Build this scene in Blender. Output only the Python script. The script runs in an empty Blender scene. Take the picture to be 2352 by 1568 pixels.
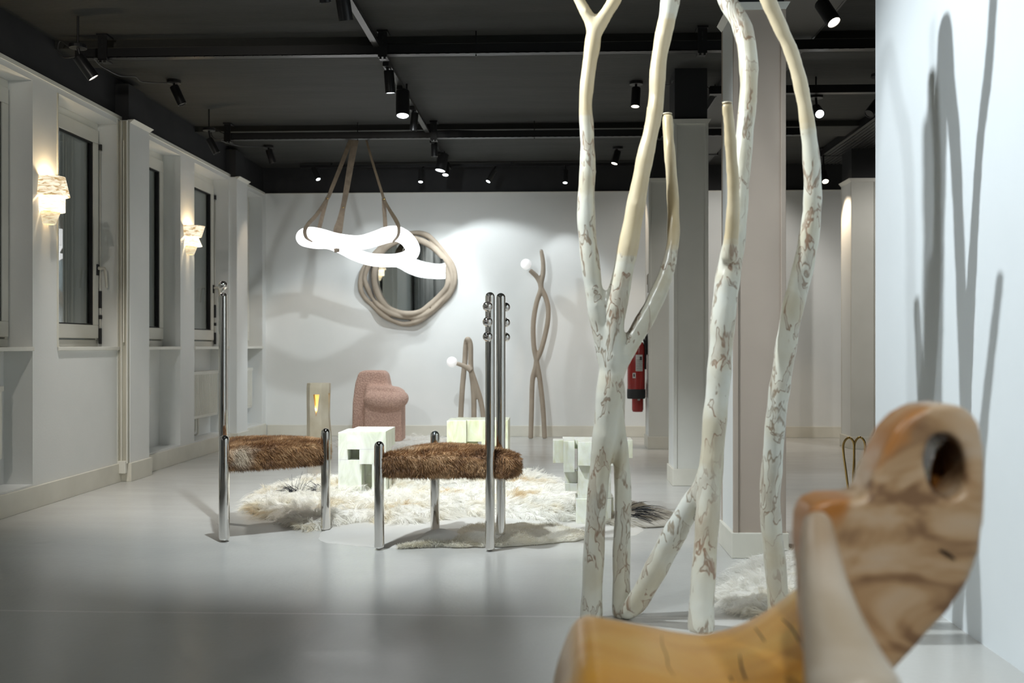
import bpy, bmesh, math, random
import numpy as np
from mathutils import Vector, Matrix, Quaternion
from mathutils.geometry import tessellate_polygon
from mathutils.kdtree import KDTree
random.seed(7); RNG = np.random.default_rng(7)
sc = bpy.context.scene
COL = sc.collection
# ------------------------------------------------------------------ camera
H = .88; YAW = math.radians(2.4); FPX = 35/36*2352
cam = bpy.data.cameras.new('camera'); camo = bpy.data.objects.new('camera', cam); COL.objects.link(camo)
cam.lens = 35; cam.sensor_width = 36; cam.sensor_fit = 'HORIZONTAL'
camo.location = (0, 0, H); camo.rotation_euler = (math.pi/2, 0, YAW)
cam.shift_y = 9/2352; cam.clip_start = .05; cam.clip_end = 60
cam.dof.use_dof = True; cam.dof.focus_distance = 4.9; cam.dof.aperture_fstop = 3.3
sc.camera = camo
# ------------------------------------------------------------------ world and exposure
w = bpy.data.worlds.new('night'); sc.world = w; w.use_nodes = True
w.node_tree.nodes['Background'].inputs[0].default_value = (.50, .53, .50, 1)
w.node_tree.nodes['Background'].inputs[1].default_value = .22
sc.view_settings.view_transform = 'Standard'; sc.view_settings.look = 'None'
sc.view_settings.exposure = 0.22; sc.view_settings.gamma = 1; sc.view_settings.use_curve_mapping = False
sc.cycles.use_denoising = True
sc.cycles.max_bounces = 9; sc.cycles.diffuse_bounces = 5; sc.cycles.glossy_bounces = 5; sc.cycles.transmission_bounces = 6
sc.cycles.caustics_reflective = False; sc.cycles.caustics_refractive = False
sc.cycles.sample_clamp_indirect = 6
COOL = (.90, .97, 1.0); WARM = (1.0, .80, .58); NEUT = (1.0, .96, .90)
PW = 2.1
# spot list: position of the lens, target, watt, cone degrees, colour, blend
def spot(loc, target, watt, cone, color=COOL, blend=.35, size=.03):
    l = bpy.data.lights.new('spot_beam', 'SPOT'); o = bpy.data.objects.new('spot_beam', l); COL.objects.link(o)
    l.energy = watt*PW; l.spot_size = math.radians(cone); l.spot_blend = blend; l.color = color; l.shadow_soft_size = size
    o.location = loc
    o.rotation_euler = (Vector(target)-Vector(loc)).to_track_quat('-Z', 'Y').to_euler()
    return o
def point(loc, watt, color, size=.03):
    l = bpy.data.lights.new('bulb', 'POINT'); o = bpy.data.objects.new('bulb', l); COL.objects.link(o)
    l.energy = watt*PW; l.color = color; l.shadow_soft_size = size; o.location = loc; return o
# ------------------------------------------------------------------ picture helpers
CT, ST = math.cos(YAW), math.sin(YAW)
def ray(u, v):
    a = (u-1176)/FPX; b = (793-v)/FPX
    return Vector((-ST + a*CT, CT + a*ST, b))
def P(u, v, t): return Vector((0, 0, H)) + ray(u, v)*t
def atY(u, v, Y): r = ray(u, v); return Vector((0, 0, H)) + r*(Y/r.y)
def atX(u, v, X): r = ray(u, v); return Vector((0, 0, H)) + r*(X/r.x)
def fl(u, v, z=0): r = ray(u, v); return Vector((0, 0, H)) + r*((z-H)/r.z)
# ------------------------------------------------------------------ object helpers
def tag(o, label=None, cat=None, group=None, kind=None):
    if label: o['label'] = label
    if cat: o['category'] = cat
    if group: o['group'] = group
    if kind: o['kind'] = kind
    return o
def empty(name, loc=(0, 0, 0), label=None, cat=None, group=None, kind=None):
    o = bpy.data.objects.new(name, None); COL.objects.link(o); o.location = loc; o.empty_display_size = .05
    return tag(o, label, cat, group, kind)
def link(name, me, mat, parent=None, smooth=False):
    o = bpy.data.objects.new(name, me); COL.objects.link(o)
    if mat: me.materials.append(mat)
    if smooth:
        me.polygons.foreach_set('use_smooth', [True]*len(me.polygons))
    if parent:
        o.parent = parent; o.matrix_parent_inverse = Matrix.Translation(parent.location).inverted() if parent.parent is None else Matrix.Translation(parent['_w']).inverted()
    return o
def obj(name, bm, mat, parent=None, smooth=False, bevel=0, label=None, cat=None, group=None, kind=None, auto=None):
    bmesh.ops.recalc_face_normals(bm, faces=bm.faces)
    me = bpy.data.meshes.new(name); bm.to_mesh(me); bm.free()
    o = link(name, me, mat, None, smooth or auto is not None)
    if auto is not None: me.set_sharp_from_angle(angle=math.radians(auto))
    if parent: setparent(o, parent)
    if bevel:
        m = o.modifiers.new('bevel', 'BEVEL'); m.width = bevel; m.segments = 2; m.limit_method = 'ANGLE'
    return tag(o, label, cat, group, kind)
def wloc(o):
    v = Vector(o.location)
    while o.parent: o = o.parent; v = v + o.location
    return v
def setparent(o, p):
    # geometry is built in world space: shift it so the part sits at its parent's origin
    o.parent = p; o.location = -wloc(p)
def origin_to(o, loc):
    o.data.transform(Matrix.Translation(-Vector(loc))); o.location = loc
def B(): return bmesh.new()
def box(bm, a, b):
    a = Vector(a); b = Vector(b)
    lo = Vector((min(a.x, b.x), min(a.y, b.y), min(a.z, b.z))); hi = Vector((max(a.x, b.x), max(a.y, b.y), max(a.z, b.z)))
    vs = [bm.verts.new((x, y, z)) for x in (lo.x, hi.x) for y in (lo.y, hi.y) for z in (lo.z, hi.z)]
    for f in ((0, 1, 3, 2), (4, 6, 7, 5), (0, 4, 5, 1), (2, 3, 7, 6), (0, 2, 6, 4), (1, 5, 7, 3)):
        bm.faces.new([vs[i] for i in f])
    return bm
def lathe(bm, prof, c=(0, 0, 0), axis=None, seg=24, arc=None, sx=1, sy=1):
    # prof: (r, h) pairs along the axis
    q = Quaternion() if axis is None else Vector((0, 0, 1)).rotation_difference(Vector(axis))
    c = Vector(c); rings = []
    n = seg
    for r, h in prof:
        if r < 1e-6: rings.append([bm.verts.new(c + q @ Vector((0, 0, h)))]); continue
        rings.append([bm.verts.new(c + q @ Vector((r*sx*math.cos(2*math.pi*i/n), r*sy*math.sin(2*math.pi*i/n), h))) for i in range(n)])
    for a, b in zip(rings, rings[1:]):
        for i in range(n):
            j = (i+1) % n
            if len(a) == 1 and len(b) == 1: continue
            if len(a) == 1: bm.faces.new((a[0], b[i], b[j]))
            elif len(b) == 1: bm.faces.new((a[i], b[0], a[j]))
            else: bm.faces.new((a[i], b[i], b[j], a[j]))
    return bm
def catmull(pts, rad, res, closed=False):
    pts = [Vector(p) for p in pts]; n = len(pts); P_, R_ = [], []
    m = n if closed else n-1
    for i in range(m):
        g = (lambda k: k % n) if closed else (lambda k: max(0, min(n-1, k)))
        p0, p1, p2, p3 = pts[g(i-1)], pts[g(i)], pts[g(i+1)], pts[g(i+2)]
        r0, r1, r2, r3 = rad[g(i-1)], rad[g(i)], rad[g(i+1)], rad[g(i+2)]
        for k in range(res):
            s = k/res
            f = lambda a, b, c, d: .5*((2*b) + (c-a)*s + (2*a-5*b+4*c-d)*s*s + (3*b-a-3*c+d)*s**3)
            P_.append(f(p0, p1, p2, p3)); R_.append(f(r0, r1, r2, r3))
    if not closed: P_.append(pts[-1]); R_.append(rad[-1])
    return P_, R_
def tube(bm, pts, rad, seg=14, res=6, closed=False, cap=True, round_end=0):
    if not hasattr(rad, '__len__'): rad = [rad]*len(pts)
    p, r = catmull(pts, rad, res, closed) if res > 1 else ([Vector(x) for x in pts], list(rad))
    n = len(p); tans = []
    for i in range(n):
        a = p[(i-1) % n] if closed else p[max(0, i-1)]; b = p[(i+1) % n] if closed else p[min(n-1, i+1)]
        tans.append((b-a).normalized())
    ref = Vector((0, 0, 1)) if abs(tans[0].z) < .9 else Vector((1, 0, 0))
    nrm = tans[0].cross(ref).normalized(); rings = []
    for i in range(n):
        if i: nrm = (tans[i-1].rotation_difference(tans[i]) @ nrm)
        nrm = (nrm - tans[i]*nrm.dot(tans[i])).normalized()
        bn = tans[i].cross(nrm)
        rings.append([bm.verts.new(p[i] + (nrm*math.cos(2*math.pi*k/seg) + bn*math.sin(2*math.pi*k/seg))*r[i]) for k in range(seg)])
    off = 0
    if closed:
        best = 1e9
        for o_ in range(seg):
            d = sum((rings[-1][k].co - rings[0][(k+o_) % seg].co).length for k in range(seg))
            if d < best: best, off = d, o_
    for i in range(n if closed else n-1):
        a = rings[i]; last = closed and i == n-1; b = rings[(i+1) % n]
        for k in range(seg):
            o_ = off if last else 0
            bm.faces.new((a[k], b[(k+o_) % seg], b[(k+1+o_) % seg], a[(k+1) % seg]))
    if cap and not closed:
        bm.faces.new(rings[0][::-1]); bm.faces.new(rings[-1])
    return p
def ribbon(bm, pts, wd, th, wvec, res=6):
    # flat strap; wvec = direction of its width
    if not hasattr(wd, '__len__'): wd = [wd]*len(pts)
    p, ws = catmull(pts, wd, res)
    if not isinstance(wvec, list): wvec = [wvec]*len(pts)
    wv, _ = catmull(wvec, wd, res); n = len(p); rings = []
    for i in range(n):
        t = (p[min(n-1, i+1)]-p[max(0, i-1)]).normalized(); W = wv[i]; W = (W - t*W.dot(t)).normalized(); N = t.cross(W)
        rings.append([bm.verts.new(p[i]+W*a*ws[i]/2+N*b*th/2) for a, b in ((-1, -1), (1, -1), (1, 1), (-1, 1))])
    for a, b in zip(rings, rings[1:]):
        for k in range(4): bm.faces.new((a[k], b[k], b[(k+1) % 4], a[(k+1) % 4]))
    bm.faces.new(rings[0][::-1]); bm.faces.new(rings[-1])
def bake(bm, voxel, smooth=0, fac=.5, cutters=()):
    """union everything in bm by voxel remesh, smooth, return a mesh"""
    me = bpy.data.meshes.new('tmp'); bmesh.ops.recalc_face_normals(bm, faces=bm.faces); bm.to_mesh(me); bm.free()
    o = bpy.data.objects.new('tmp', me); COL.objects.link(o)
    if voxel:
        m = o.modifiers.new('r', 'REMESH'); m.mode = 'VOXEL'; m.voxel_size = voxel
    for c in cutters:
        m = o.modifiers.new('b', 'BOOLEAN'); m.operation = 'DIFFERENCE'; m.object = c; m.solver = 'EXACT'
    if smooth:
        m = o.modifiers.new('s', 'SMOOTH'); m.iterations = smooth; m.factor = fac
    dg = bpy.context.evaluated_depsgraph_get(); dg.update()
    res = bpy.data.meshes.new_from_object(o.evaluated_get(dg))
    bpy.data.objects.remove(o); bpy.data.meshes.remove(me)
    return res
def meshobj(name, me, mat, parent=None, smooth=True, **k):
    me.name = name; me.materials.clear()
    o = bpy.data.objects.new(name, me); COL.objects.link(o); me.materials.append(mat)
    me.polygons.foreach_set('use_smooth', [smooth]*len(me.polygons)); me.update()
    if parent: setparent(o, parent)
    return tag(o, **k)
# ------------------------------------------------------------------ material helpers
def mat(name, col=(.8, .8, .8), rough=.5, metal=0, **kw):
    m = bpy.data.materials.new(name); m.use_nodes = True; b = m.node_tree.nodes['Principled BSDF']
    b.inputs['Base Color'].default_value = (*col, 1); b.inputs['Roughness'].default_value = rough; b.inputs['Metallic'].default_value = metal
    for k, v in kw.items(): b.inputs[k.replace('_', ' ')].default_value = v
    return m
def N(m, t, **kw):
    n = m.node_tree.nodes.new(t)
    for k, v in kw.items():
        if k.startswith('i_'): n.inputs[k[2:].replace('_', ' ')].default_value = v
        else: setattr(n, k, v)
    return n
def L(m, a, b): m.node_tree.links.new(a, b)
def ramp(m, fac, stops, interp='LINEAR'):
    r = N(m, 'ShaderNodeValToRGB'); cr = r.color_ramp; cr.interpolation = interp
    while len(cr.elements) < len(stops): cr.elements.new(.5)
    for e, (p, c) in zip(cr.elements, stops): e.position = p; e.color = (*c, 1)
    L(m, fac, r.inputs[0]); return r
def noise_mat(name, stops, scale=6, rough=.5, detail=4, bump=0, bscale=60, stretch=(1, 1, 1), dist=0, rr=None, metal=0, **kw):
    m = mat(name, (.5, .5, .5), rough, metal, **kw); b = m.node_tree.nodes['Principled BSDF']
    tc = N(m, 'ShaderNodeTexCoord'); mp = N(m, 'ShaderNodeMapping'); mp.inputs['Scale'].default_value = stretch
    L(m, tc.outputs['Object'], mp.inputs[0])
    n = N(m, 'ShaderNodeTexNoise', i_Scale=scale, i_Detail=detail, i_Distortion=dist); L(m, mp.outputs[0], n.inputs['Vector'])
    r = ramp(m, n.outputs[0], stops); L(m, r.outputs[0], b.inputs['Base Color'])
    if rr:
        q = ramp(m, n.outputs[0], [(.3, (rr[0],)*3), (.7, (rr[1],)*3)]); L(m, q.outputs[0], b.inputs['Roughness'])
    if bump:
        n2 = N(m, 'ShaderNodeTexNoise', i_Scale=bscale, i_Detail=3); L(m, mp.outputs[0], n2.inputs['Vector'])
        bp = N(m, 'ShaderNodeBump'); bp.inputs['Strength'].default_value = bump; bp.inputs['Distance'].default_value = .01
        L(m, n2.outputs[0], bp.inputs['Height']); L(m, bp.outputs[0], b.inputs['Normal'])
    return m
def emis(name, col, s):
    m = bpy.data.materials.new(name); m.use_nodes = True; b = m.node_tree.nodes['Principled BSDF']
    b.inputs['Base Color'].default_value = (*col, 1); b.inputs['Emission Color'].default_value = (*col, 1); b.inputs['Emission Strength'].default_value = s
    return m
M = {}
M['wall'] = noise_mat('white_wall', [(.3, (.74, .76, .75)), (.7, (.80, .81, .80))], 2, .6, bump=.05, bscale=90)
M['wall_cool'] = noise_mat('white_partition', [(.3, (.74, .79, .82)), (.7, (.78, .83, .86))], 2, .55)
M['frame'] = noise_mat('white_lacquer', [(.3, (.70, .69, .63)), (.7, (.76, .75, .69))], 4, .38)
M['panel'] = noise_mat('pillar_panel', [(.3, (.66, .66, .61)), (.7, (.72, .72, .67))], 3, .55)
M['panel_warmlit'] = noise_mat('pillar_panel_warmlit', [(.3, (.40, .335, .28)), (.7, (.44, .37, .31))], 3, .55)  # warm bounce light and shade put into the cladding colour
M['base'] = noise_mat('cream_skirting', [(.3, (.66, .64, .56)), (.7, (.74, .72, .64))], 5, .45)
M['black'] = noise_mat('black_paint', [(.3, (.014, .015, .017)), (.7, (.022, .022, .024))], 5, .7)
M['ceil'] = noise_mat('dark_concrete', [(.3, (.018, .019, .017)), (.7, (.030, .030, .027))], 3, .75, detail=8, bump=.25, bscale=25, stretch=(.5, 3, 1))
M['blackmetal'] = mat('black_metal', (.012, .012, .013), .38)
M['darkmetal'] = mat('dark_steel', (.05, .05, .05), .35, .6)
M['chrome'] = mat('polished_steel', (.74, .72, .69), .045, 1)
M['brass'] = mat('brass', (.62, .43, .16), .22, 1)
M['lens'] = emis('lens_cool', (.88, .96, 1), 9); M['lensw'] = emis('lens_warm', (1, .88, .72), 9); M['lensoff'] = mat('dull_lens', (.05, .05, .05), .2)
M['globe'] = emis('opal_globe', (1, 1, 1), .35); 
M['red'] = mat('red_enamel', (.30, .018, .015), .25); M['rubber'] = mat('rubber', (.015, .015, .016), .6)
M['label'] = mat('paper_label', (.6, .6, .58), .5); M['ink'] = mat('ink', (.06, .06, .06), .6)
M['strap'] = noise_mat('tan_strap', [(.3, (.09, .066, .042)), (.7, (.14, .105, .07))], 30, .6)
M['taupe'] = noise_mat('flocked_taupe', [(.3, (.36, .30, .235)), (.7, (.44, .37, .295))], 8, .85, bump=.3, bscale=220)
M['glass'] = mat('glass', (.92, .95, .95), .0, 0, Transmission_Weight=1.0, IOR=1.5)
M['mirror'] = mat('mirror', (.80, .86, .87), .015, 1)
M['curtain'] = noise_mat('grey_curtain', [(.3, (.22, .23, .23)), (.7, (.32, .33, .33))], 3, .9)
M['dust'] = noise_mat('dusty_trunking', [(.3, (.36, .35, .28)), (.7, (.52, .50, .42))], 14, .6, stretch=(1, 1, .15))
M['wire'] = mat('wire', (.03, .03, .03), .5)
# floor: pale poured resin
m = mat('resin_floor', (.6, .6, .6), .2); b = m.node_tree.nodes['Principled BSDF']; M['floor'] = m
tc = N(m, 'ShaderNodeTexCoord'); n1 = N(m, 'ShaderNodeTexNoise', i_Scale=1.1, i_Detail=6); L(m, tc.outputs['Object'], n1.inputs['Vector'])
r = ramp(m, n1.outputs[0], [(.3, (.50, .50, .48)), (.7, (.56, .56, .54))]); L(m, r.outputs[0], b.inputs['Base Color'])
mp = N(m, 'ShaderNodeMapping'); mp.inputs['Scale'].default_value = (.8, 3, 1); L(m, tc.outputs['Object'], mp.inputs[0])
n2 = N(m, 'ShaderNodeTexNoise', i_Scale=3.0, i_Detail=8); L(m, mp.outputs[0], n2.inputs['Vector'])
r2 = ramp(m, n2.outputs[0], [(.3, (.22,)*3), (.7, (.27,)*3)]); L(m, r2.outputs[0], b.inputs['Roughness'])
n3 = N(m, 'ShaderNodeTexNoise', i_Scale=45, i_Detail=3); L(m, tc.outputs['Object'], n3.inputs['Vector'])
bp = N(m, 'ShaderNodeBump'); bp.inputs['Strength'].default_value = .06; bp.inputs['Distance'].default_value = .01; L(m, n3.outputs[0], bp.inputs['Height']); L(m, bp.outputs[0], b.inputs['Normal'])
b.inputs['Specular IOR Level'].default_value = .6
sp = N(m, 'ShaderNodeSeparateXYZ'); L(m, tc.outputs['Object'], sp.inputs[0]); ms_ = N(m, 'ShaderNodeMath', operation='MULTIPLY_ADD'); L(m, n1.outputs[0], ms_.inputs[0]); ms_.inputs[1].default_value = .03; L(m, sp.outputs['Y'], ms_.inputs[2])
cp = N(m, 'ShaderNodeMath', operation='COMPARE'); L(m, ms_.outputs[0], cp.inputs[0]); cp.inputs[1].default_value = 3.25; cp.inputs[2].default_value = .006
mxs = N(m, 'ShaderNodeMixRGB'); L(m, cp.outputs[0], mxs.inputs[0]); L(m, r.outputs[0], mxs.inputs[1]); mxs.inputs[2].default_value = (.68, .68, .66, 1); L(m, mxs.outputs[0], b.inputs['Base Color'])
# onyx
def onyx(name, a, c, d):
    m = noise_mat(name, [(.30, a), (.5, c), (.68, d)], 7, .22, detail=9, dist=2.2, stretch=(1.6, 1.6, .6))
    b = m.node_tree.nodes['Principled BSDF']; b.inputs['Subsurface Weight'].default_value = .35
    b.inputs['Subsurface Radius'].default_value = (.05, .06, .03); b.inputs['Subsurface Scale'].default_value = .6
    return m
M['onyx'] = onyx('green_onyx', (.64, .68, .56), (.78, .81, .72), (.86, .88, .82))
M['onyx2'] = onyx('yellow_green_onyx', (.68, .70, .46), (.78, .81, .60), (.84, .87, .74))
M['onyx3'] = onyx('milky_onyx', (.66, .66, .50), (.78, .80, .72), (.84, .86, .80))
M['resin'] = noise_mat('pale_resin', [(.3, (.62, .55, .40)), (.7, (.80, .74, .60))], 6, .45, detail=6, bump=.15, bscale=30)
M['gold'] = noise_mat('gold_leaf', [(.3, (.75, .42, .08)), (.7, (.95, .62, .18))], 25, .35, metal=.8)
# boucle: pinkish brown with pebbled relief
m = mat('pink_boucle', (.5, .33, .26), .85); b = m.node_tree.nodes['Principled BSDF']; M['pink'] = m
tc = N(m, 'ShaderNodeTexCoord'); vo = N(m, 'ShaderNodeTexVoronoi', i_Scale=85); L(m, tc.outputs['Object'], vo.inputs['Vector'])
r = ramp(m, vo.outputs['Distance'], [(.0, (.72, .49, .40)), (.6, (.48, .31, .25))]); L(m, r.outputs[0], b.inputs['Base Color'])
bp = N(m, 'ShaderNodeBump', invert=True); bp.inputs['Strength'].default_value = .8; bp.inputs['Distance'].default_value = .006; L(m, vo.outputs['Distance'], bp.inputs['Height']); L(m, bp.outputs[0], b.inputs['Normal'])
# bark: cream with brown outlined scars; attribute peel -> plain straw wood
m = mat('patchy_bark', (.7, .7, .6), .33); b = m.node_tree.nodes['Principled BSDF']; M['bark'] = m
b.inputs['Coat Weight'].default_value = .25; b.inputs['Coat Roughness'].default_value = .2
tc = N(m, 'ShaderNodeTexCoord')
nb = N(m, 'ShaderNodeTexNoise', i_Scale=5, i_Detail=5, i_Distortion=.6); L(m, tc.outputs['Object'], nb.inputs['Vector'])
basec = ramp(m, nb.outputs[0], [(.35, (.60, .55, .42)), (.5, (.68, .66, .56)), (.68, (.70, .71, .65))])
mpb = N(m, 'ShaderNodeMapping'); mpb.inputs['Scale'].default_value = (1, 1, .42); L(m, tc.outputs['Object'], mpb.inputs[0])
nv = N(m, 'ShaderNodeTexNoise', i_Scale=14, i_Detail=3); L(m, mpb.outputs[0], nv.inputs['Vector'])
mx = N(m, 'ShaderNodeMixRGB', blend_type='ADD'); mx.inputs[0].default_value = .12; L(m, mpb.outputs[0], mx.inputs[1]); L(m, nv.outputs['Color'], mx.inputs[2])
n4 = N(m, 'ShaderNodeTexNoise', i_Scale=18, i_Detail=2.5, i_Distortion=.8); L(m, mx.outputs[0], n4.inputs['Vector'])
lines = ramp(m, n4.outputs[0], [(.525, (0,)*3), (.55, (1,)*3), (.565, (1,)*3), (.59, (.20,)*3), (.66, (.34,)*3)])
n5 = N(m, 'ShaderNodeTexNoise', i_Scale=5, i_Detail=1); L(m, tc.outputs['Object'], n5.inputs['Vector'])
msk = ramp(m, n5.outputs[0], [(.30, (.3,)*3), (.42, (1,)*3)])
mu = N(m, 'ShaderNodeMath', operation='MULTIPLY'); L(m, lines.outputs[0], mu.inputs[0]); L(m, msk.outputs[0], mu.inputs[1])
at = N(m, 'ShaderNodeAttribute', attribute_name='peel')
sub = N(m, 'ShaderNodeMath', operation='SUBTRACT'); sub.inputs[0].default_value = 1; L(m, at.outputs['Fac'], sub.inputs[1])
mu2 = N(m, 'ShaderNodeMath', operation='MULTIPLY'); L(m, mu.outputs[0], mu2.inputs[0]); L(m, sub.outputs[0], mu2.inputs[1])
scar = ramp(m, nb.outputs[0], [(.4, (.33, .215, .145)), (.6, (.35, .30, .23))])
straw = ramp(m, nb.outputs[0], [(.35, (.57, .46, .28)), (.65, (.68, .58, .40))])
m1 = N(m, 'ShaderNodeMixRGB'); L(m, at.outputs['Fac'], m1.inputs[0]); L(m, basec.outputs[0], m1.inputs[1]); L(m, straw.outputs[0], m1.inputs[2])
m2 = N(m, 'ShaderNodeMixRGB'); L(m, mu2.outputs[0], m2.inputs[0]); L(m, m1.outputs[0], m2.inputs[1]); L(m, scar.outputs[0], m2.inputs[2])
L(m, m2.outputs[0], b.inputs['Base Color'])
bp = N(m, 'ShaderNodeBump', invert=True); bp.inputs['Strength'].default_value = .25; bp.inputs['Distance'].default_value = .004; L(m, mu2.outputs[0], bp.inputs['Height']); L(m, bp.outputs[0], b.inputs['Normal'])
# bench wood
def wood(name, stops, crack=True, scale=5, rough=.28):
    m = mat(name, (.6, .4, .2), rough); b = m.node_tree.nodes['Principled BSDF']
    b.inputs['Coat Weight'].default_value = .2; b.inputs['Coat Roughness'].default_value = .25
    tc = N(m, 'ShaderNodeTexCoord'); mp = N(m, 'ShaderNodeMapping'); mp.inputs['Scale'].default_value = (.8, 1.6, 1.6); L(m, tc.outputs['Object'], mp.inputs[0])
    n = N(m, 'ShaderNodeTexNoise', i_Scale=scale, i_Detail=6, i_Distortion=1.4); L(m, mp.outputs[0], n.inputs['Vector'])
    r = ramp(m, n.outputs[0], stops); L(m, r.outputs[0], b.inputs['Base Color'])
    return m
M['amber'] = wood('amber_wood', [(.3, (.66, .32, .05)), (.5, (.80, .43, .08)), (.7, (.85, .53, .14))])
M['greywood'] = wood('grey_brown_wood', [(.36, (.26, .16, .09)), (.44, (.47, .32, .18)), (.54, (.58, .44, .29)), (.66, (.60, .50, .38))], scale=8, rough=.4)
m = M['greywood']; b = m.node_tree.nodes['Principled BSDF']; src = b.inputs['Base Color'].links[0].from_socket
tc = N(m, 'ShaderNodeTexCoord'); dt = N(m, 'ShaderNodeVectorMath', operation='DOT_PRODUCT'); L(m, tc.outputs['Object'], dt.inputs[0]); dt.inputs[1].default_value = (.80, 0, -.60)
nz = N(m, 'ShaderNodeTexNoise', i_Scale=18); L(m, tc.outputs['Object'], nz.inputs['Vector']); am = N(m, 'ShaderNodeMath', operation='MULTIPLY_ADD'); L(m, nz.outputs[0], am.inputs[0]); am.inputs[1].default_value = .04; L(m, dt.outputs['Value'], am.inputs[2])
ao = N(m, 'ShaderNodeMath', operation='ADD'); ao.inputs[1].default_value = .2; L(m, am.outputs[0], ao.inputs[0]); mr = ramp(m, ao.outputs[0], [(.092, (1,)*3), (.106, (0,)*3)])
mx = N(m, 'ShaderNodeMixRGB'); L(m, mr.outputs[0], mx.inputs[0]); L(m, src, mx.inputs[1]); mx.inputs[2].default_value = (.46, .20, .05, 1)
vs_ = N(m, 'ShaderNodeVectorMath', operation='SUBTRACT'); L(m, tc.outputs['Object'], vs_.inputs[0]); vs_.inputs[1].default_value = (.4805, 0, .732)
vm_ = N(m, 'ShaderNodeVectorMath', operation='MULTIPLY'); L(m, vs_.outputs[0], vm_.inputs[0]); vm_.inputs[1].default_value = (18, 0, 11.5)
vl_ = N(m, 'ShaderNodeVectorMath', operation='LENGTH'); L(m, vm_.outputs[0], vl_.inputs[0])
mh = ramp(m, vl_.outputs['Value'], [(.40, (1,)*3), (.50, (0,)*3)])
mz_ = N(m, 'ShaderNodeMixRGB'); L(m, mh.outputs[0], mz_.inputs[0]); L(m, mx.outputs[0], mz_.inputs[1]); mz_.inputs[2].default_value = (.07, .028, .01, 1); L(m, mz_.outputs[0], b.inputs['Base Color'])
M['palewood'] = wood('silvered_wood', [(.3, (.52, .45, .34)), (.7, (.66, .62, .53))], scale=5, rough=.45)
m = M['palewood']; b = m.node_tree.nodes['Principled BSDF']; src = b.inputs['Base Color'].links[0].from_socket
tc = N(m, 'ShaderNodeTexCoord'); sp = N(m, 'ShaderNodeSeparateXYZ'); L(m, tc.outputs['Object'], sp.inputs[0]); nz = N(m, 'ShaderNodeTexNoise', i_Scale=14); L(m, tc.outputs['Object'], nz.inputs['Vector'])
am = N(m, 'ShaderNodeMath', operation='MULTIPLY_ADD'); L(m, nz.outputs[0], am.inputs[0]); am.inputs[1].default_value = .10; L(m, sp.outputs['Z'], am.inputs[2])
mr = ramp(m, am.outputs[0], [(.66, (0,)*3), (.80, (.8,)*3)]); mx = N(m, 'ShaderNodeMixRGB'); L(m, mr.outputs[0], mx.inputs[0]); L(m, src, mx.inputs[1]); mx.inputs[2].default_value = (.38, .23, .12, 1); L(m, mx.outputs[0], b.inputs['Base Color'])
M['crack'] = mat('crack', (.03, .018, .01), .7)
M['holein'] = noise_mat('dark_hollow', [(.35, (.02, .01, .006)), (.6, (.22, .09, .02))], 30, .15)  # near-black to brown, for the lining that closes the hole
# alabaster shades glow from within
def alab(name, s, c1, c2):
    m = mat(name, (.8, .7, .55), .4); b = m.node_tree.nodes['Principled BSDF']
    tc = N(m, 'ShaderNodeTexCoord'); mp = N(m, 'ShaderNodeMapping'); mp.inputs['Rotation'].default_value = (.6, .2, .3); mp.inputs['Scale'].default_value = (1, 1, 4); L(m, tc.outputs['Object'], mp.inputs[0])
    n = N(m, 'ShaderNodeTexNoise', i_Scale=22, i_Detail=5, i_Distortion=1); L(m, mp.outputs[0], n.inputs['Vector'])
    r = ramp(m, n.outputs[0], [(.36, c1), (.56, c2)]); L(m, r.outputs[0], b.inputs['Emission Color']); L(m, r.outputs[0], b.inputs['Base Color'])
    b.inputs['Emission Strength'].default_value = s; return m
M['alab'] = alab('alabaster_bright', .8, (.45, .30, .13), (1, .88, .68)); M['alab_dim'] = alab('alabaster_dim', .55, (.55, .45, .28), (.85, .74, .52)); M['alab_hot'] = alab('alabaster_hot', 1.15, (.8, .65, .42), (1, .93, .8))
# pendant: glowing marble-like tube
m = mat('glowing_tube', (.9, .9, .9), .35); b = m.node_tree.nodes['Principled BSDF']; M['pendant'] = m
tc = N(m, 'ShaderNodeTexCoord'); n = N(m, 'ShaderNodeTexNoise', i_Scale=7, i_Detail=7, i_Distortion=1.2); L(m, tc.outputs['Object'], n.inputs['Vector'])
r = ramp(m, n.outputs[0], [(.30, (.20, .20, .19)), (.42, (1, 1, 1))]); L(m, r.outputs[0], b.inputs['Emission Color']); b.inputs['Emission Strength'].default_value = 2.4
# fur materials use object-space colour patches
def fur(name, stops, scale=5, rough=.75, detail=3):
    m = noise_mat(name, stops, scale, rough, detail=detail, dist=.5)
    b = m.node_tree.nodes['Principled BSDF']; b.inputs['Sheen Weight'].default_value = .3
    tr = N(m, 'ShaderNodeBsdfTranslucent'); L(m, b.inputs['Base Color'].links[0].from_socket, tr.inputs[0]); ms = N(m, 'ShaderNodeMixShader'); ms.inputs[0].default_value = .42
    out = [n for n in m.node_tree.nodes if n.type == 'OUTPUT_MATERIAL'][0]; L(m, b.outputs[0], ms.inputs[1]); L(m, tr.outputs[0], ms.inputs[2]); L(m, ms.outputs[0], out.inputs[0])
    return m
M['furcream'] = fur('cream_fleece', [(.28, (.76, .58, .35)), (.38, (.86, .80, .66)), (.48, (.93, .91, .85)), (.7, (.95, .94, .91))], 3.6)
M['furcream2'] = fur('pale_fleece', [(.28, (.80, .68, .48)), (.36, (.90, .86, .76)), (.46, (.95, .94, .90))], 3.2)
M['furwhite'] = fur('white_hide', [(.3, (.90, .88, .83)), (.6, (.94, .93, .90))], 3)
M['furshort'] = fur('short_ivory_fur', [(.3, (.86, .82, .70)), (.6, (.92, .90, .83))], 9)
M['furgrey'] = fur('grey_white_fur', [(.35, (.50, .46, .40)), (.6, (.76, .73, .66))], 4)
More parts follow.
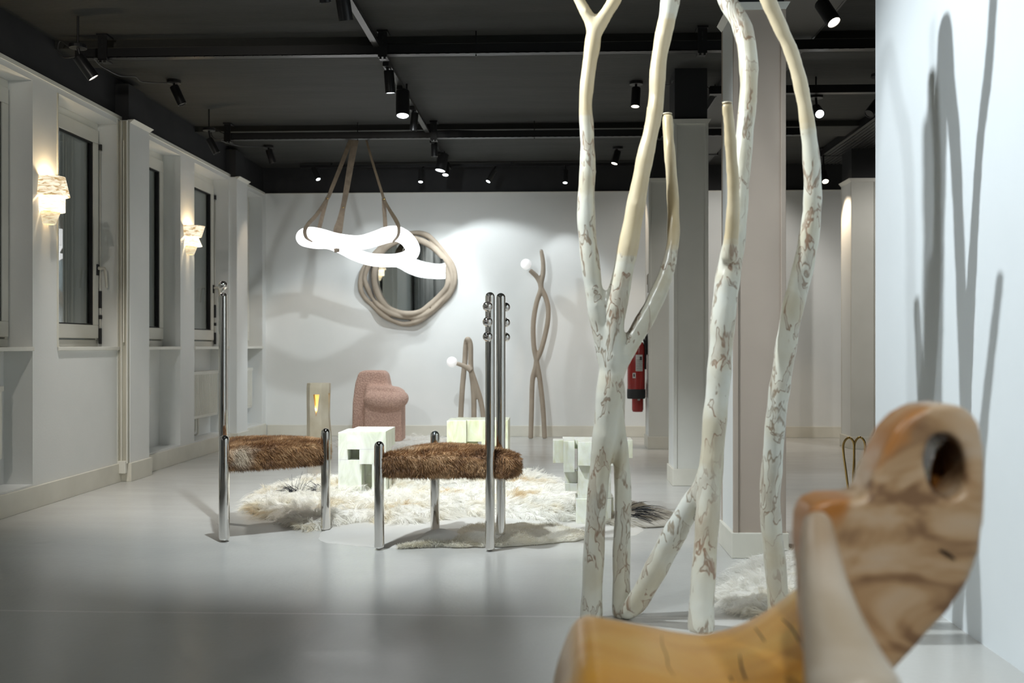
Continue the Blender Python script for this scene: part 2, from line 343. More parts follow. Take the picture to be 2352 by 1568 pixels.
M['furblack'] = mat('black_tuft', (.012, .014, .018), .35)
M['matbrown'] = fur('taupe_rug', [(.3, (.25, .20, .145)), (.7, (.34, .28, .21))], 20)
def brownfur(name, pale_at, pale_r):
    m = mat(name, (.2, .1, .05), .6); b = m.node_tree.nodes['Principled BSDF']
    tc = N(m, 'ShaderNodeTexCoord'); mp = N(m, 'ShaderNodeMapping'); mp.inputs['Scale'].default_value = (1, 1, 1.5); L(m, tc.outputs['Object'], mp.inputs[0])
    n = N(m, 'ShaderNodeTexNoise', i_Scale=9, i_Detail=5, i_Distortion=.6); L(m, mp.outputs[0], n.inputs['Vector'])
    r = ramp(m, n.outputs[0], [(.32, (.15, .065, .022)), (.5, (.31, .16, .06)), (.66, (.52, .33, .17))])
    # a pale worn patch of hide with its own place on the seat
    vd = N(m, 'ShaderNodeVectorMath', operation='DISTANCE'); L(m, tc.outputs['Object'], vd.inputs[0]); vd.inputs[1].default_value = pale_at
    n2 = N(m, 'ShaderNodeTexNoise', i_Scale=14, i_Detail=3); L(m, tc.outputs['Object'], n2.inputs['Vector'])
    ad = N(m, 'ShaderNodeMath', operation='MULTIPLY_ADD'); L(m, n2.outputs[0], ad.inputs[0]); ad.inputs[1].default_value = .10; L(m, vd.outputs['Value'], ad.inputs[2])
    r3 = ramp(m, ad.outputs[0], [(pale_r*.55, (1,)*3), (pale_r, (0,)*3)])
    mx = N(m, 'ShaderNodeMixRGB'); L(m, r3.outputs[0], mx.inputs[0]); L(m, r.outputs[0], mx.inputs[1]); mx.inputs[2].default_value = (.58, .49, .38, 1)
    L(m, mx.outputs[0], b.inputs['Base Color']); b.inputs['Sheen Weight'].default_value = .2
    return m
# ================================================================== STRUCTURE
XL, YB, ZW, ZC = -2.81, 9.62, 2.36, 2.62     # face of left wall, back wall, top of white cladding, ceiling
S = dict(kind='structure')
bm = B(); box(bm, (-3.3, -3.2, -.1), (5.2, YB+.3, 0)); obj('floor', bm, M['floor'], **S)
bm = B(); box(bm, (-3.3, -3.2, ZC), (5.2, YB+.3, ZC+.15))
obj('ceiling', bm, M['ceil'], **S)
ceil = bpy.data.objects['ceiling']
for y0, y1 in ((1.2, 1.62), (3.38, 3.78), (5.58, 5.98), (7.8, 8.18)):
    bm = B(); box(bm, (-2.86, y0, ZC-.045), (5.05, y1, ZC+.02)); obj('beam', bm, M['ceil'], ceil, bevel=.004)
# left wall: black upper part, white cladding with recesses
bm = B(); box(bm, (-3.2, -3.2, ZW-.02), (-2.85, YB+.05, ZC)); obj('trim_1', bm, M['black'], **S)
PIL = [(4.16, 4.47), (6.34, 6.65), (8.52, 8.82)]
WIN = {1: (4.50, 5.26, True), 2: (5.53, 6.32, False), 3: (6.70, 7.39, True), 4: (7.68, 8.50, True), 5: (8.86, 9.50, True)}
bm = B()
box(bm, (-3.2, -3.2, 0), (XL, 4.50, ZW))
ys = [(5.26, 5.53), (6.32, 6.70), (7.39, 7.68), (8.50, 8.86), (9.50, YB+.05)]
for a, b_ in ys: box(bm, (-3.2, a, 0), (XL, b_, ZW))
for k, (a, b_, niche) in WIN.items():
    box(bm, (-3.2, a, 2.31), (XL, b_, ZW))                      # lintel
    if niche:
        box(bm, (-3.2, a, 0), (-2.97, b_, .85)); box(bm, (-2.97, a, 0), (XL, b_, .13))
    else: box(bm, (-3.2, a, 0), (XL, b_, .85))
obj('wall_left', bm, M['wall'], **S)
bm = B()
for a, b_ in PIL:
    box(bm, (XL-.01, a, 0), (-2.742, b_, ZW-.02))
obj('trim_2', bm, M['wall'], bevel=.004, **S)
bm = B()
for a, b_ in PIL:   # black stubs over the pilasters and flared caps of the cladding
    box(bm, (-2.86, a+.02, ZW-.02), (-2.76, b_-.04, ZC-.04))
obj('trim_3', bm, M['black'], **S)
bm = B()
for a, b_ in PIL:
    vs = [bm.verts.new(p) for p in ((-2.745, a, ZW-.04), (-2.745, b_, ZW-.04), (-2.715, b_+.01, ZW-.015), (-2.715, a, ZW-.015), (-2.76, a, ZW-.018), (-2.76, b_, ZW-.018))]
    for f in ((0, 1, 2, 3), (3, 2, 5, 4), (0, 3, 4), (1, 5, 2), (0, 4, 5, 1)): bm.faces.new([vs[i] for i in f])
box(bm, (XL-.001, -3, ZW-.018), (XL+.006, YB-.05, ZW+.004))
obj('trim_4', bm, M['frame'], **S)
bm = B(); box(bm, (XL, -3.1, 0), (XL+.016, 4.16, .12))
for a, b_ in ((4.47, 6.34), (6.65, 8.52), (8.82, YB-.04)): box(bm, (XL, a, 0), (XL+.016, b_, .12))
for a, b_ in PIL: box(bm, (XL, a-.014, 0), (-2.728, b_+.014, .12))
obj('baseboard_left', bm, M['base'], bevel=.003, **S)
# open cable trunking on the side of the second pilaster
t = empty('cable_trunking', (-2.776, 6.33, 0), 'dusty open cable trunking running up the wall beside the tall window', 'trunking')
bm = B(); box(bm, (-2.812, 6.318, .12), (-2.745, 6.336, 2.33)); obj('backplate', bm, M['dust'], t)
for x in (-2.812, -2.787, -2.751):
    bm = B(); box(bm, (x, 6.302, .12), (x+.006, 6.32, 2.33)); obj('rib', bm, M['frame'], t)
bm = B(); box(bm, (-2.772, 6.30, .9), (-2.764, 6.318, 2.2)); obj('cable', bm, M['base'], t)
bm = B(); box(bm, (-2.806, 6.292, .055), (-2.752, 6.325, .135)); obj('end_box', bm, M['frame'], t, bevel=.003)
# windows
def window(n, a, b_):
    w_ = empty('window_%d' % n, (-2.96, (a+b_)/2, .87), kind='structure')
    bm = B(); box(bm, (-2.99, a, .85), (XL+.012, b_, .872)); obj('sill', bm, M['frame'], w_, bevel=.003)
    bm = B(); x0, x1 = -3.02, -2.945
    box(bm, (x0, a, .872), (x1, b_, .915)); box(bm, (x0, a, 2.25), (x1, b_, 2.31)); box(bm, (x0, a, .915), (x1, a+.03, 2.25)); box(bm, (x0, b_-.03, .915), (x1, b_, 2.25))
    obj('frame', bm, M['frame'], w_, bevel=.003)
    bm = B(); x0, x1 = -3.00, -2.93; c, d = a+.022, b_-.022
    box(bm, (x0, c, .925), (x1, d, 1.01)); box(bm, (x0, c, 2.175), (x1, d, 2.262)); box(bm, (x0, c, 1.01), (x1, c+.075, 2.175)); box(bm, (x0, d-.065, 1.01), (x1, d, 2.175))
    sash = obj('sash', bm, M['frame'], w_, bevel=.004)
    bm = B(); x0, x1 = -2.962, -2.938; y0, y1 = c+.075, d-.065
    box(bm, (x0, y0, 1.01), (x1, y0+.006, 2.175)); box(bm, (x0, y1-.012, 1.01), (x1, y1, 2.175)); box(bm, (x0, y0, 1.01), (x1, y1, 1.018)); box(bm, (x0, y0, 2.167), (x1, y1, 2.175))
    obj('gasket', bm, M['rubber'], w_)
    bm = B(); box(bm, (-2.960, y0, 1.012), (-2.956, y1, 2.173)); obj('pane', bm, M['glass'], w_)
    bm = B(); box(bm, (-2.980, y0, 1.012), (-2.976, y1, 2.173)); obj('pane', bm, M['glass'], w_)
    if n in (2, 4):
        y = d-.02; bm = B(); box(bm, (-2.93, y-.012, 1.33), (-2.922, y+.012, 1.40)); obj('handle_plate', bm, M['rubber'], w_)
        bm = B(); tube(bm, [(-2.925, y, 1.375), (-2.89, y, 1.375), (-2.878, y, 1.36), (-2.872, y, 1.30), (-2.868, y, 1.25)], [.011, .010, .010, .009, .008], 8, 3); obj('handle', bm, M['base'], w_, smooth=True)
        y = b_-.012
        bm = B(); tube(bm, [(-2.925, y, .89), (-2.925, y, 2.16)], .005, 8, 1); rod = obj('lever_rod', bm, M['frame'], w_, smooth=True)
        for z0, z1, r_ in ((.89, .99, .010), (1.05, 1.075, .012), (1.12, 1.23, .010), (2.14, 2.175, .012)):
            bm = B(); lathe(bm, [(0, 0), (r_, 0), (r_, z1-z0), (0, z1-z0)], (-2.925, y, z0), seg=10); obj('rod_sleeve', bm, M['rubber'], w_)
for k, (a, b_, _) in WIN.items(): window(k, a, b_)
# corner bead beside the tall window
bm = B(); box(bm, (XL-.004, 5.523, .87), (XL+.005, 5.533, 2.31)); box(bm, (XL-.02, 5.533, .87), (XL+.003, 5.54, 2.31)); obj('trim_5', bm, M['base'], **S)
# radiators
def radiator(y0, y1, label):
    t = empty('radiator', (-2.90, (y0+y1)/2, .28), label, 'radiator', 'radiators in the niches under the windows')
    bm = B(); box(bm, (-2.93, y0, .285), (-2.885, y1, .665)); obj('panel', bm, M['frame'], t, bevel=.006)
    n = int((y1-y0)/.034)
    bm = B()
    for i in range(n):
        y = y0+.012+i*(y1-y0-.02)/n
        box(bm, (-2.886, y, .31), (-2.876, y+.018, .645))
    obj('ribs', bm, M['frame'], t, bevel=.003)
    bm = B(); box(bm, (-2.96, y0-.003, .64), (-2.878, y1+.003, .668)); obj('top_grille', bm, M['frame'], t, bevel=.003)
    bm = B(); tube(bm, [(-2.91, y0+.12, .30), (-2.91, y0+.12, .2), (-2.93, y0+.12, .17), (-2.955, y0+.12, .17)], .009, 8, 3)
    tube(bm, [(-2.91, y0+.17, .30), (-2.91, y0+.17, .16), (-2.96, y0+.17, .15)], .009, 8, 3); obj('pipe', bm, M['frame'], t, smooth=True)
    for y in (y0+.06, y1-.06):
        bm = B(); box(bm, (-2.9685, y-.012, .36), (-2.925, y+.012, .6)); obj('wall_bracket', bm, M['base'], t)
radiator(4.56, 5.10, 'white ribbed radiator nearest the camera at the left edge of the photo')
radiator(7.86, 8.44, 'white ribbed radiator under the window behind the chrome post with a ball')
radiator(8.95, 9.42, 'white ribbed radiator under the last window by the far corner')
bm = B(); box(bm, (-2.972, 7.02, .52), (-2.925, 7.12, .575)); obj('socket_box', bm, M['frame'], bevel=.004, label='small pale junction box in the empty niche under the third window', cat='socket')
# back wall
bm = B(); box(bm, (-3.2, YB+.04, 0), (5.2, YB+.25, ZC)); obj('trim_6', bm, M['black'], **S)
bm = B(); box(bm, (XL-.05, YB, 0), (5.0, YB+.045, ZW)); obj('wall_back', bm, M['wall'], **S)
bm = B(); box(bm, (XL+.016, YB-.015, 0), (5.0, YB, .105)); obj('baseboard_back', bm, M['base'], bevel=.003, **S)
bm = B(); box(bm, (XL, YB-.006, ZW-.004), (5.0, YB+.04, ZW+.004)); obj('trim_7', bm, M['frame'], **S)
# right partition, far right wall, wall behind the camera with curtains
bm = B(); box(bm, (1.262, -3.0, 0), (1.40, 3.965, ZC)); obj('wall_right', bm, M['wall_cool'], **S)
bm = B(); box(bm, (5.0, -3.2, 0), (5.2, YB+.1, ZC)); obj('wall_far_right', bm, M['wall'], **S)
bm = B(); box(bm, (-3.2, -3.2, 0), (5.2, -3.0, ZC)); obj('wall_rear', bm, M['wall'], **S)
for (ya, yb, wh) in ((-2.4, -1.3, 'farthest from the mirror'), (-1.0, .35, 'third from the mirror'), (.6, 1.7, 'second from the mirror'), (1.95, 3.3, 'nearest the mirror')):
    bm = B(); n = 60; vs = []
    for i in range(n+1):
        y = ya+i*(yb-ya)/n; x = -2.74+.03*math.sin(i*.75)+.012*math.sin(i*1.9)
        vs.append((bm.verts.new((x, y, .02)), bm.verts.new((x, y, 2.34))))
    for a, b_ in zip(vs, vs[1:]): bm.faces.new((a[0], b_[0], b_[1], a[1]))
    o = obj('curtain', bm, M['curtain'], smooth=True, label='grey pleated curtain reflected in the round mirror, '+wh, cat='curtain', group='grey curtains reflected in the mirror')
    md = o.modifiers.new('s', 'SOLIDIFY'); md.thickness = .004
# columns
def column(u, vb, label, cm, yfront=None, wdt=.215, dep=.30, zt=2.30):
    p = fl(u, vb); x0, y0 = p.x, p.y
    t = empty('column', (x0+wdt/2, y0+dep/2, 0), label, 'column')
    bm = B(); box(bm, (x0+.008, y0+.008, .1), (x0+wdt-.008, y0+dep-.008, zt-.01)); obj('cladding', bm, cm, t)
    for xa, ya in ((x0, y0), (x0+wdt-.02, y0), (x0, y0+dep-.02), (x0+wdt-.02, y0+dep-.02)):
        bm = B(); box(bm, (xa, ya, .1), (xa+.02, ya+.02, zt-.006)); obj('corner_strip', bm, cm, t, bevel=.002)
    bm = B(); box(bm, (x0+.002, y0+.012, .1), (x0+.012, y0+dep-.012, zt-.008)); obj('side_panel', bm, M['wall'], t)
    bm = B(); box(bm, (x0-.010, y0-.010, 0), (x0+wdt+.010, y0+dep+.010, .105)); obj('plinth', bm, M['base'], t, bevel=.003)
    bm = B(); a = .0; f = .018
    lo = [(x0-a, y0-a), (x0+wdt+a, y0-a), (x0+wdt+a, y0+dep+a), (x0-a, y0+dep+a)]; hi = [(x0-f, y0-.003), (x0+wdt+f, y0-.003), (x0+wdt+f, y0+dep+f), (x0-f, y0+dep+f)]
    v0 = [bm.verts.new((*q, zt-.03)) for q in lo]; v1 = [bm.verts.new((*q, zt)) for q in hi]
    for i in range(4): bm.faces.new((v0[i], v0[(i+1) % 4], v1[(i+1) % 4], v1[i]))
    bm.faces.new(v1); bm.faces.new(v0[::-1]); obj('cap_lip', bm, M['frame'], t)
    bm = B(); box(bm, (x0+.006, y0+.01, zt-.01), (x0+wdt-.006, y0+dep-.01, ZC+.01)); obj('black_head', bm, M['black'], t, label='black painted upper part')
    return x0, y0
colA = column(1685, 1281, 'square column nearest the tall birch sculpture', M['panel_warmlit'])
colB = column(1548, 1115, 'grey square column behind the middle birch branches, second in the row', M['panel'])
colC = column(1490, 1031, 'narrow far column with the red extinguishers on its side', M['panel'])
colD = column(1955, 1031, 'far right grey column close to the white partition edge', M['panel'])
# extra column of the right row hidden from here is left out
# ------------------------------------------------------------------ cable trays and tracks
def tray(Y, x0, x1, brackets, label, rods=(), zb=2.49):
    t = empty('cable_tray', ((x0+x1)/2, Y, zb), label, 'cable tray', 'black cable trays crossing under the ceiling')
    bm = B(); box(bm, (x0, Y-.03, zb), (x1, Y-.026, zb+.052)); box(bm, (x0, Y+.026, zb), (x1, Y+.03, zb+.052)); box(bm, (x0, Y-.03, zb), (x1, Y+.03, zb+.004))
    obj('channel', bm, M['blackmetal'], t)
    bm = B(); x = x0+.05
    while x < x1-.04: box(bm, (x, Y-.034, zb-.003), (x+.022, Y-.02, zb+.001)); x += .055
    obj('slots', bm, M['darkmetal'], t, kind='stuff')
    for bx in brackets:
        bm = B(); box(bm, (bx-.025, Y-.04, zb-.012), (bx+.025, Y-.031, ZC)); box(bm, (bx-.03, Y-.05, ZC-.012), (bx+.03, Y+.04, ZC-.001)); box(bm, (bx-.025, Y-.04, zb-.018), (bx+.025, Y+.04, zb-.010))
        br = obj('bracket', bm, M['blackmetal'], t)
        bm = B(); box(bm, (bx-.003, Y-.0415, zb+.075), (bx+.003, Y-.0395, zb+.1)); box(bm, (bx-.003, Y-.0415, zb+.055), (bx+.003, Y-.0395, zb+.065))
        s_ = obj('slot', bm, M['darkmetal']); s_.parent = br
        bm = B(); lathe(bm, [(0, 0), (.007, 0), (.007, .012), (0, .012)], (bx+.012, Y-.035, zb-.03), seg=8); lathe(bm, [(0, 0), (.007, 0), (.007, .012), (0, .012)], (bx-.012, Y-.035, zb-.03), seg=8); obj('bolt', bm, M['darkmetal'], t)
    for rx in rods:
        bm = B(); tube(bm, [(rx, Y, zb-.01), (rx, Y, ZC)], .004, 6, 1); obj('hanger_rod', bm, M['blackmetal'], t)
    bm = B(); tube(bm, [(x0+.05, Y, zb+.04), (x0-.03, Y-.01, zb+.06), (x0-.09, Y-.02, zb+.1), (x0-.1, Y-.02, zb+.04), (x0-.06, Y-.02, zb+.005), (x0+.02, Y-.01, zb+.02)], .004, 6, 5); obj('loose_cable', bm, M['wire'], t, smooth=True)
    bm = B(); tube(bm, [(x0+1.25, Y, zb+.05), (x0+1.6, Y, zb+.057), (x0+1.8, Y-.01, zb+.058), (x0+2.1, Y, zb+.05)], .006, 6, 5); obj('loose_cable', bm, M['wire'], t, smooth=True)
    return t
tray(5.50, -2.68, 1.75, (-2.52, -.945, .81), 'near black slotted cable tray across the dark ceiling', (-.43, .24))
tray(7.72, -2.58, 1.9, (-2.55, -.93, .80), 'middle black slotted cable tray above the looped pendant lamp', (-1.53, -.15, 1.1))
# rail that carries the spotlights, running away from the camera
t = empty('lighting_rail', (-.978, 3.5, 2.53), 'long rail of the spotlights running away along the dark ceiling', 'rail')
bm = B(); box(bm, (-.995, -2.6, 2.528), (-.961, 9.30, 2.552)); obj('rail', bm, M['darkmetal'], t)
bm = B(); box(bm, (-1.035, -2.6, ZC-.03), (-1.005, 9.3, ZC-.001)); obj('conduit', bm, M['ceil'], t)
for y in (.5, 2.6, 4.4, 6.6, 8.9):
    bm = B(); box(bm, (-.983, y-.01, 2.55), (-.973, y+.01, ZC)); obj('hanger', bm, M['blackmetal'], t)
t = empty('lighting_rail', (-.3, 9.42, 2.57), 'thin black rail with small spotlights along the back wall', 'rail')
a = atY(690, 378, 9.42).x; b_ = atY(1622, 378, 9.42).x
bm = B(); box(bm, (a, 9.40, 2.575), (b_, 9.44, 2.60)); obj('rail', bm, M['blackmetal'], t)
for x in (a+.3, -.4, b_-.3):
    bm = B(); box(bm, (x-.01, 9.41, 2.60), (x+.01, 9.43, ZC)); obj('hanger', bm, M['blackmetal'], t)
# perforated trays on the right
m = mat('perforated_steel', (.05, .05, .05), .5, .3); b = m.node_tree.nodes['Principled BSDF']
tc = N(m, 'ShaderNodeTexCoord'); vo = N(m, 'ShaderNodeTexVoronoi', i_Scale=26, i_Randomness=0.0); L(m, tc.outputs['Object'], vo.inputs['Vector'])
r = ramp(m, vo.outputs['Distance'], [(.22, (.008,)*3), (.28, (.075, .075, .07))]); L(m, r.outputs[0], b.inputs['Base Color']); M['perf'] = m
def long_tray(x0, x1, y0, y1, z, label, slat):
    t = empty('perforated_tray', ((x0+x1)/2, (y0+y1)/2, z), label, 'cable tray')
    bm = B(); box(bm, (x0, y0, z), (x1, y1, z+.004)); obj('perforated_base', bm, M['perf'], t)
    for x in (x0, x1-.01):
        bm = B(); box(bm, (x, y0, z-.002), (x+.01, y1, z+.06)); obj('side_rail', bm, M['blackmetal'], t)
    if slat:
        bm = B(); y = x0+.035
        while y < x1-.02: box(bm, (y, y0, z-.006), (y+.012, y1, z)); y += .035
        obj('ribs', bm, M['darkmetal'], t, kind='stuff')
    for y in (y0+.4, (y0+y1)/2, y1-.4):
        bm = B(); box(bm, (x0-.02, y-.015, z-.009), (x1+.02, y+.015, z-.006)); box(bm, (x0-.02, y-.01, z-.01), (x0-.012, y+.01, ZC)); box(bm, (x1+.012, y-.01, z-.01), (x1+.02, y+.01, ZC)); obj('hanger', bm, M['blackmetal'], t)
long_tray(1.09, 1.42, 4.2, 9.2, 2.556, 'perforated dark metal tray beside the nearest column top', False)
long_tray(2.36, 2.74, 4.5, 9.3, 2.556, 'ribbed dark metal tray over the right side of the room', True)
bm = B(); box(bm, (1.0, 6.42, 2.49), (3.4, 6.47, 2.54)); obj('crossbar', bm, M['blackmetal'], label='thin black bar across the ceiling right of the nearest column', cat='bar')
# ------------------------------------------------------------------ spotlights
def fixture(lens_px, t, back_vec, d, length, label, lit='lens', mount='rail', mz=None, light=None, group=None):
    """lens centre at pixel lens_px and distance t; body runs from the lens along back_vec"""
    c = P(*lens_px, t) if not isinstance(lens_px, Vector) else lens_px
    bv = Vector(back_vec).normalized(); e = c + bv*length
    top = e + Vector((0, 0, .035)) if mz is None else Vector((e.x, e.y, mz))
    if mount == 'rail': top = Vector((-.978, e.y, 2.53))
    T = empty('spotlight', top, label, 'spotlight', group)
    bm = B(); r_ = d/2
    lathe(bm, [(0, .012), (r_*.84, .012), (r_*.86, 0), (r_, 0), (r_, length*.97), (r_*.93, length), (0, length)], c, bv, 20); obj('housing', bm, M['blackmetal'], T, auto=30)
    bm = B(); lathe(bm, [(0, .0035), (r_*.84, .0035), (r_*.84, .010), (0, .010)], c, bv, 20); obj('lens', bm, M[lit], T)
    j = c + bv*length*.75
    bm = B(); tube(bm, [top, Vector((j.x, j.y, (top.z+j.z)/2+.01)) if (top.xy-j.xy).length < .01 else (top+Vector((0, 0, -.02))), j], .008, 8, 2); obj('arm', bm, M['blackmetal'], T)
    bm = B()
    if mount == 'rail': box(bm, (top.x-.018, top.y-.05, 2.505), (top.x+.018, top.y+.05, 2.527))
    else: lathe(bm, [(0, 0), (.045, 0), (.045, .02), (0, .02)], top - Vector((0, 0, .02)), None, 20)
    obj('mount', bm, M['blackmetal'], T, bevel=.002)
    if mount != 'rail' and mz < ZC-.05:
        bm = B(); tube(bm, [top, Vector((top.x, top.y, ZC))], .006, 8, 1); obj('drop_rod', bm, M['blackmetal'], T)
    if light:
        tgt, watt, cone, colr = light[:4]
        spot(c - bv*.015, tgt, watt, cone, colr, *(light[4:]))
    return T
Z = Vector
Lw = {}
# on the rail, near to far
fixture((795, 47), 4.55, (-.10, -.35, 1), .066, .155, 'large lit spotlight on the rail cut by the top edge of the photo', light=((-.6, 5.9, 0), 40, 66, COOL, .7))
fixture((748, 6), 4.30, (-.1, -.3, 1), .05, .13, 'small dark spotlight at the top edge left of the large one', 'lensoff')
fixture((897, 214), 5.86, (-.06, -.12, 1), .060, .13, 'slim lit spotlight nearest below the near cable tray', light=((-.55, 6.3, 0), 50, 62, COOL, .8))
fixture((925, 266), 6.33, (-.03, .22, 1), .088, .17, 'large bright spotlight in the middle of the rail', light=((-1.2, YB, .7), 44, 74, COOL, .7))
fixture((949, 300), 6.93, (.12, -.1, 1), .052, .125, 'unlit slim spotlight right behind the large bright one', 'lensoff')
fixture((998, 360), 8.05, (-.02, 0, 1), .052, .115, 'unlit spotlight just behind the middle cable tray', 'lensoff')
fixture((1011, 392), 8.50, (.18, .15, 1), .095, .15, 'large lit spotlight far along the rail', light=((-1.7, YB, .5), 24, 80, COOL))
fixture((1023, 402), 8.95, (.05, .35, 1), .06, .12, 'farthest bright spotlight on the rail', light=((-.3, YB, .6), 18, 90, COOL))
# on the back rail
for u, v, bv, tg, wt, lb in ((731, 412, (-.30, .22, .6), (-1.2, YB, 1.1), 5, 'small spotlight at the left end of the back rail'),
                            (966, 418, (0, .35, 1), (-.95, YB, 1.0), 5, 'small spotlight pointing down the back wall above the mirror'),
                            (1121, 417, (.32, .22, .6), (-1.7, YB, 1.0), 5, 'small spotlight tilted left on the back rail right of the mirror'),
                            (1298, 420, (.05, .35, 1), (.15, YB, .9), 5, 'small spotlight on the back rail at the birch branch')):
    c = P(u, v, 9.22); bvv = Vector(bv).normalized(); e = c+bvv*.13
    T = empty('spotlight', (e.x, 9.42, 2.575), lb, 'spotlight', 'spotlights on the back rail')
    bm = B(); lathe(bm, [(0, .01), (.019, .01), (.020, 0), (.024, 0), (.024, .13), (0, .13)], c, bvv, 16); obj('housing', bm, M['darkmetal'], T, auto=30)
    bm = B(); lathe(bm, [(0, .002), (.0185, .002), (.0185, .008), (0, .008)], c, bvv, 16); obj('lens', bm, M['lens'], T)
    bm = B(); tube(bm, [(e.x, 9.42, 2.577), (e.x, (9.42+e.y)/2, 2.55), tuple(e - bvv*.03)], .007, 8, 3); obj('arm', bm, M['blackmetal'], T)
    spot(c - bvv*.012, tg, wt, 62, COOL, .5, .012)
# surface mounted along the window side
G2 = 'spotlights on round mounts along the window side'
fixture((215, 179), 5.30, (-.46, -.25, .72), .062, .13, 'bright warm spotlight at upper left beside the first tray bracket', 'lensw', 'plate', mz=2.47, light=((-1.7, 6.0, 0), 50, 84, NEUT, .8), group=G2)
fixture((419, 240), 6.55, (-.35, -.1, .8), .058, .13, 'unlit spotlight over the second pilaster', 'lensoff', 'plate', mz=ZC, group=G2)
fixture((498, 352), 7.35, (-.35, -.1, .7), .052, .12, 'unlit spotlight hanging under the left end of the middle tray', 'lensoff', 'plate', mz=2.48, group=G2)
fixture((627, 374), 8.70, (-.22, -.2, .8), .058, .12, 'small lit warm spotlight near the far left corner', 'lensw', 'plate', mz=ZC, light=((-2.3, 9.2, 0), 7, 70, WARM), group=G2)
G3 = 'spotlights on round mounts on the right half of the ceiling'
fixture((1459, 245), 6.55, (.06, .15, .9), .060, .13, 'bright spotlight seen between the birch branches', 'lensw', 'plate', mz=ZC, light=((.2, 5.2, 0), 14, 80, NEUT), group=G3)
fixture((1411, 376), 8.72, (.25, .15, .9), .060, .12, 'small lit spotlight left of the far column head', 'lensw', 'plate', mz=ZC, light=((.6, 9.0, .3), 8, 80, WARM), group=G3)
fixture((1916, 52), 4.72, (-.30, .45, .8), .070, .14, 'bright spotlight top right beside the white partition', 'lensw', 'plate', mz=ZC, light=((1.1, 4.4, 0), 9, 80, WARM), group=G3)
fixture((1883, 262), 6.35, (.02, .85, .5), .062, .12, 'cool white spotlight shining straight out under the black crossbar', 'lens', 'plate', mz=2.5, light=((1.9, 5.2, 0), 12, 90, COOL), group=G3)
fixture((1896, 417), 8.70, (.0, .55, .7), .060, .12, 'farthest warm spotlight near the far right column', 'lensw', 'plate', mz=ZC, light=((2.0, 8.0, 0), 16, 100, WARM), group=G3)
fixture((1996, 262), 6.20, (.5, .3, .6), .062, .12, 'dark spotlight half hidden by the white partition', 'lensoff', 'plate', mz=2.58, group=G3)
# thin supply cables between the mounts
def cable(name, pts, lb, r_=.004):
    bm = B(); tube(bm, pts, r_, 6, 6); return obj(name, bm, M['wire'], smooth=True, label=lb, cat='cable')
cable('supply_cable', [P(214, 133, 5.4), P(230, 150, 5.5), P(250, 162, 5.6), P(276, 174, 5.85), P(310, 176, 6.1), P(328, 188, 6.25), P(398, 190, 6.5)], 'thin black cable between the two spotlights over the window wall')
cable('supply_cable', [P(506, 322, 7.4), P(528, 330, 7.6), P(560, 336, 8.0), P(612, 336, 8.7)], 'thin black cable to the spotlight near the far left corner')
cable('supply_cable', [P(1488, 194, 6.7), P(1540, 195, 6.5), P(1548, 184, 6.3), P(1600, 183, 6.3), P(1625, 200, 6.4), P(1645, 222, 6.5)], 'thin black cable looping round the head of the second column')
# unseen lamps without fixtures: one read off the birch shadows, the rest added fill
def added_spot(x, y, tgt, watt, cone, colr=COOL, sz=.03, bl=.5):
    spot((x, y, 2.42), tgt, watt, cone, colr, bl, sz)
spot((-.93, 3.02, 2.56), (1.26, 3.05, 1.0), 100, 78, COOL, .7, .022)      # throws the birch shadows on the partition
added_spot(-.978, 2.0, (1.26, 2.4, 1.3), 32, 90, COOL, .05)
added_spot(-2.1, 3.2, (-1.0, 8.6, 0), 44, 46, COOL, .012, .7)
added_spot(-.978, 2.8, (.22, 5.0, .25), 60, 34, COOL, .02, .7)
added_spot(.9, 4.4, (-.1, YB, 1.2), 26, 60, COOL, .02, .8)
added_spot(-.978, 3.7, (-.75, 4.9, 0), 95, 80, COOL, .03, .9)
added_spot(-.978, 1.0, (-1.0, 5.6, .6), 20, 40, NEUT, .03, .8)
added_spot(.8, -.5, (.45, 1.4, .6), 20, 44, NEUT, .05, .9)
added_spot(-2.0, 1.5, (-2.8, 6.3, 1.4), 26, 56, (1, .93, .82), .06)
added_spot(.1, -.7, (0.4, 1.15, .6), 38, 36, NEUT, .06, .9)
added_spot(3.4, 7.0, (3.0, 8.5, 0), 26, 120, NEUT, .05)
added_spot(3.2, 4.5, (2.6, 5.5, 0), 18, 120, NEUT, .05)
added_spot(2.0, 8.2, (1.4, YB, .9), 14, 100, NEUT, .05)
for y in (-1.4, .4, 2.0): added_spot(-1.9, y, (-2.75, y, 1.6), 22, 90, NEUT, .05)
# ------------------------------------------------------------------ sconces
def sconce(Yc, tiers, label):
    t = empty('wall_sconce', (XL, Yc, tiers[-1][1]), label, 'wall lamp', 'stacked alabaster lamps on the window piers')
    for zt, zb, rt, rb, mm in tiers:
        bm = B(); n = 14; rows = []
        for (r_, z) in ((rt, zt), (rb, zb), (rb-.006, zb), (rt-.006, zt)):
            rows.append([bm.verts.new((XL+.001+1.3*r_*math.sin(math.pi*i/n), Yc-.95*r_*math.cos(math.pi*i/n), z)) for i in range(n+1)])
        for a_, b_ in ((0, 1), (1, 2), (2, 3), (3, 0)):
            for i in range(n): bm.faces.new((rows[a_][i], rows[a_][i+1], rows[b_][i+1], rows[b_][i]))
        obj('shade', bm, M[mm], t, auto=40)
    bm = B(); box(bm, (XL+.001, Yc-.03, tiers[-1][1]+.03), (XL+.012, Yc+.03, tiers[0][0]-.03)); obj('backplate', bm, M['brass'], t)
    point((XL+.045, Yc, tiers[0][0]-.05), 1.3, (1, .78, .48), .012)
    return t
sconce(5.40, [(1.812, 1.702, .080, .100, 'alab'), (1.702, 1.617, .080, .080, 'alab_hot'), (1.617, 1.550, .060, .040, 'alab_dim')], 'stacked alabaster sconce with veined shades beside the tall window at left')
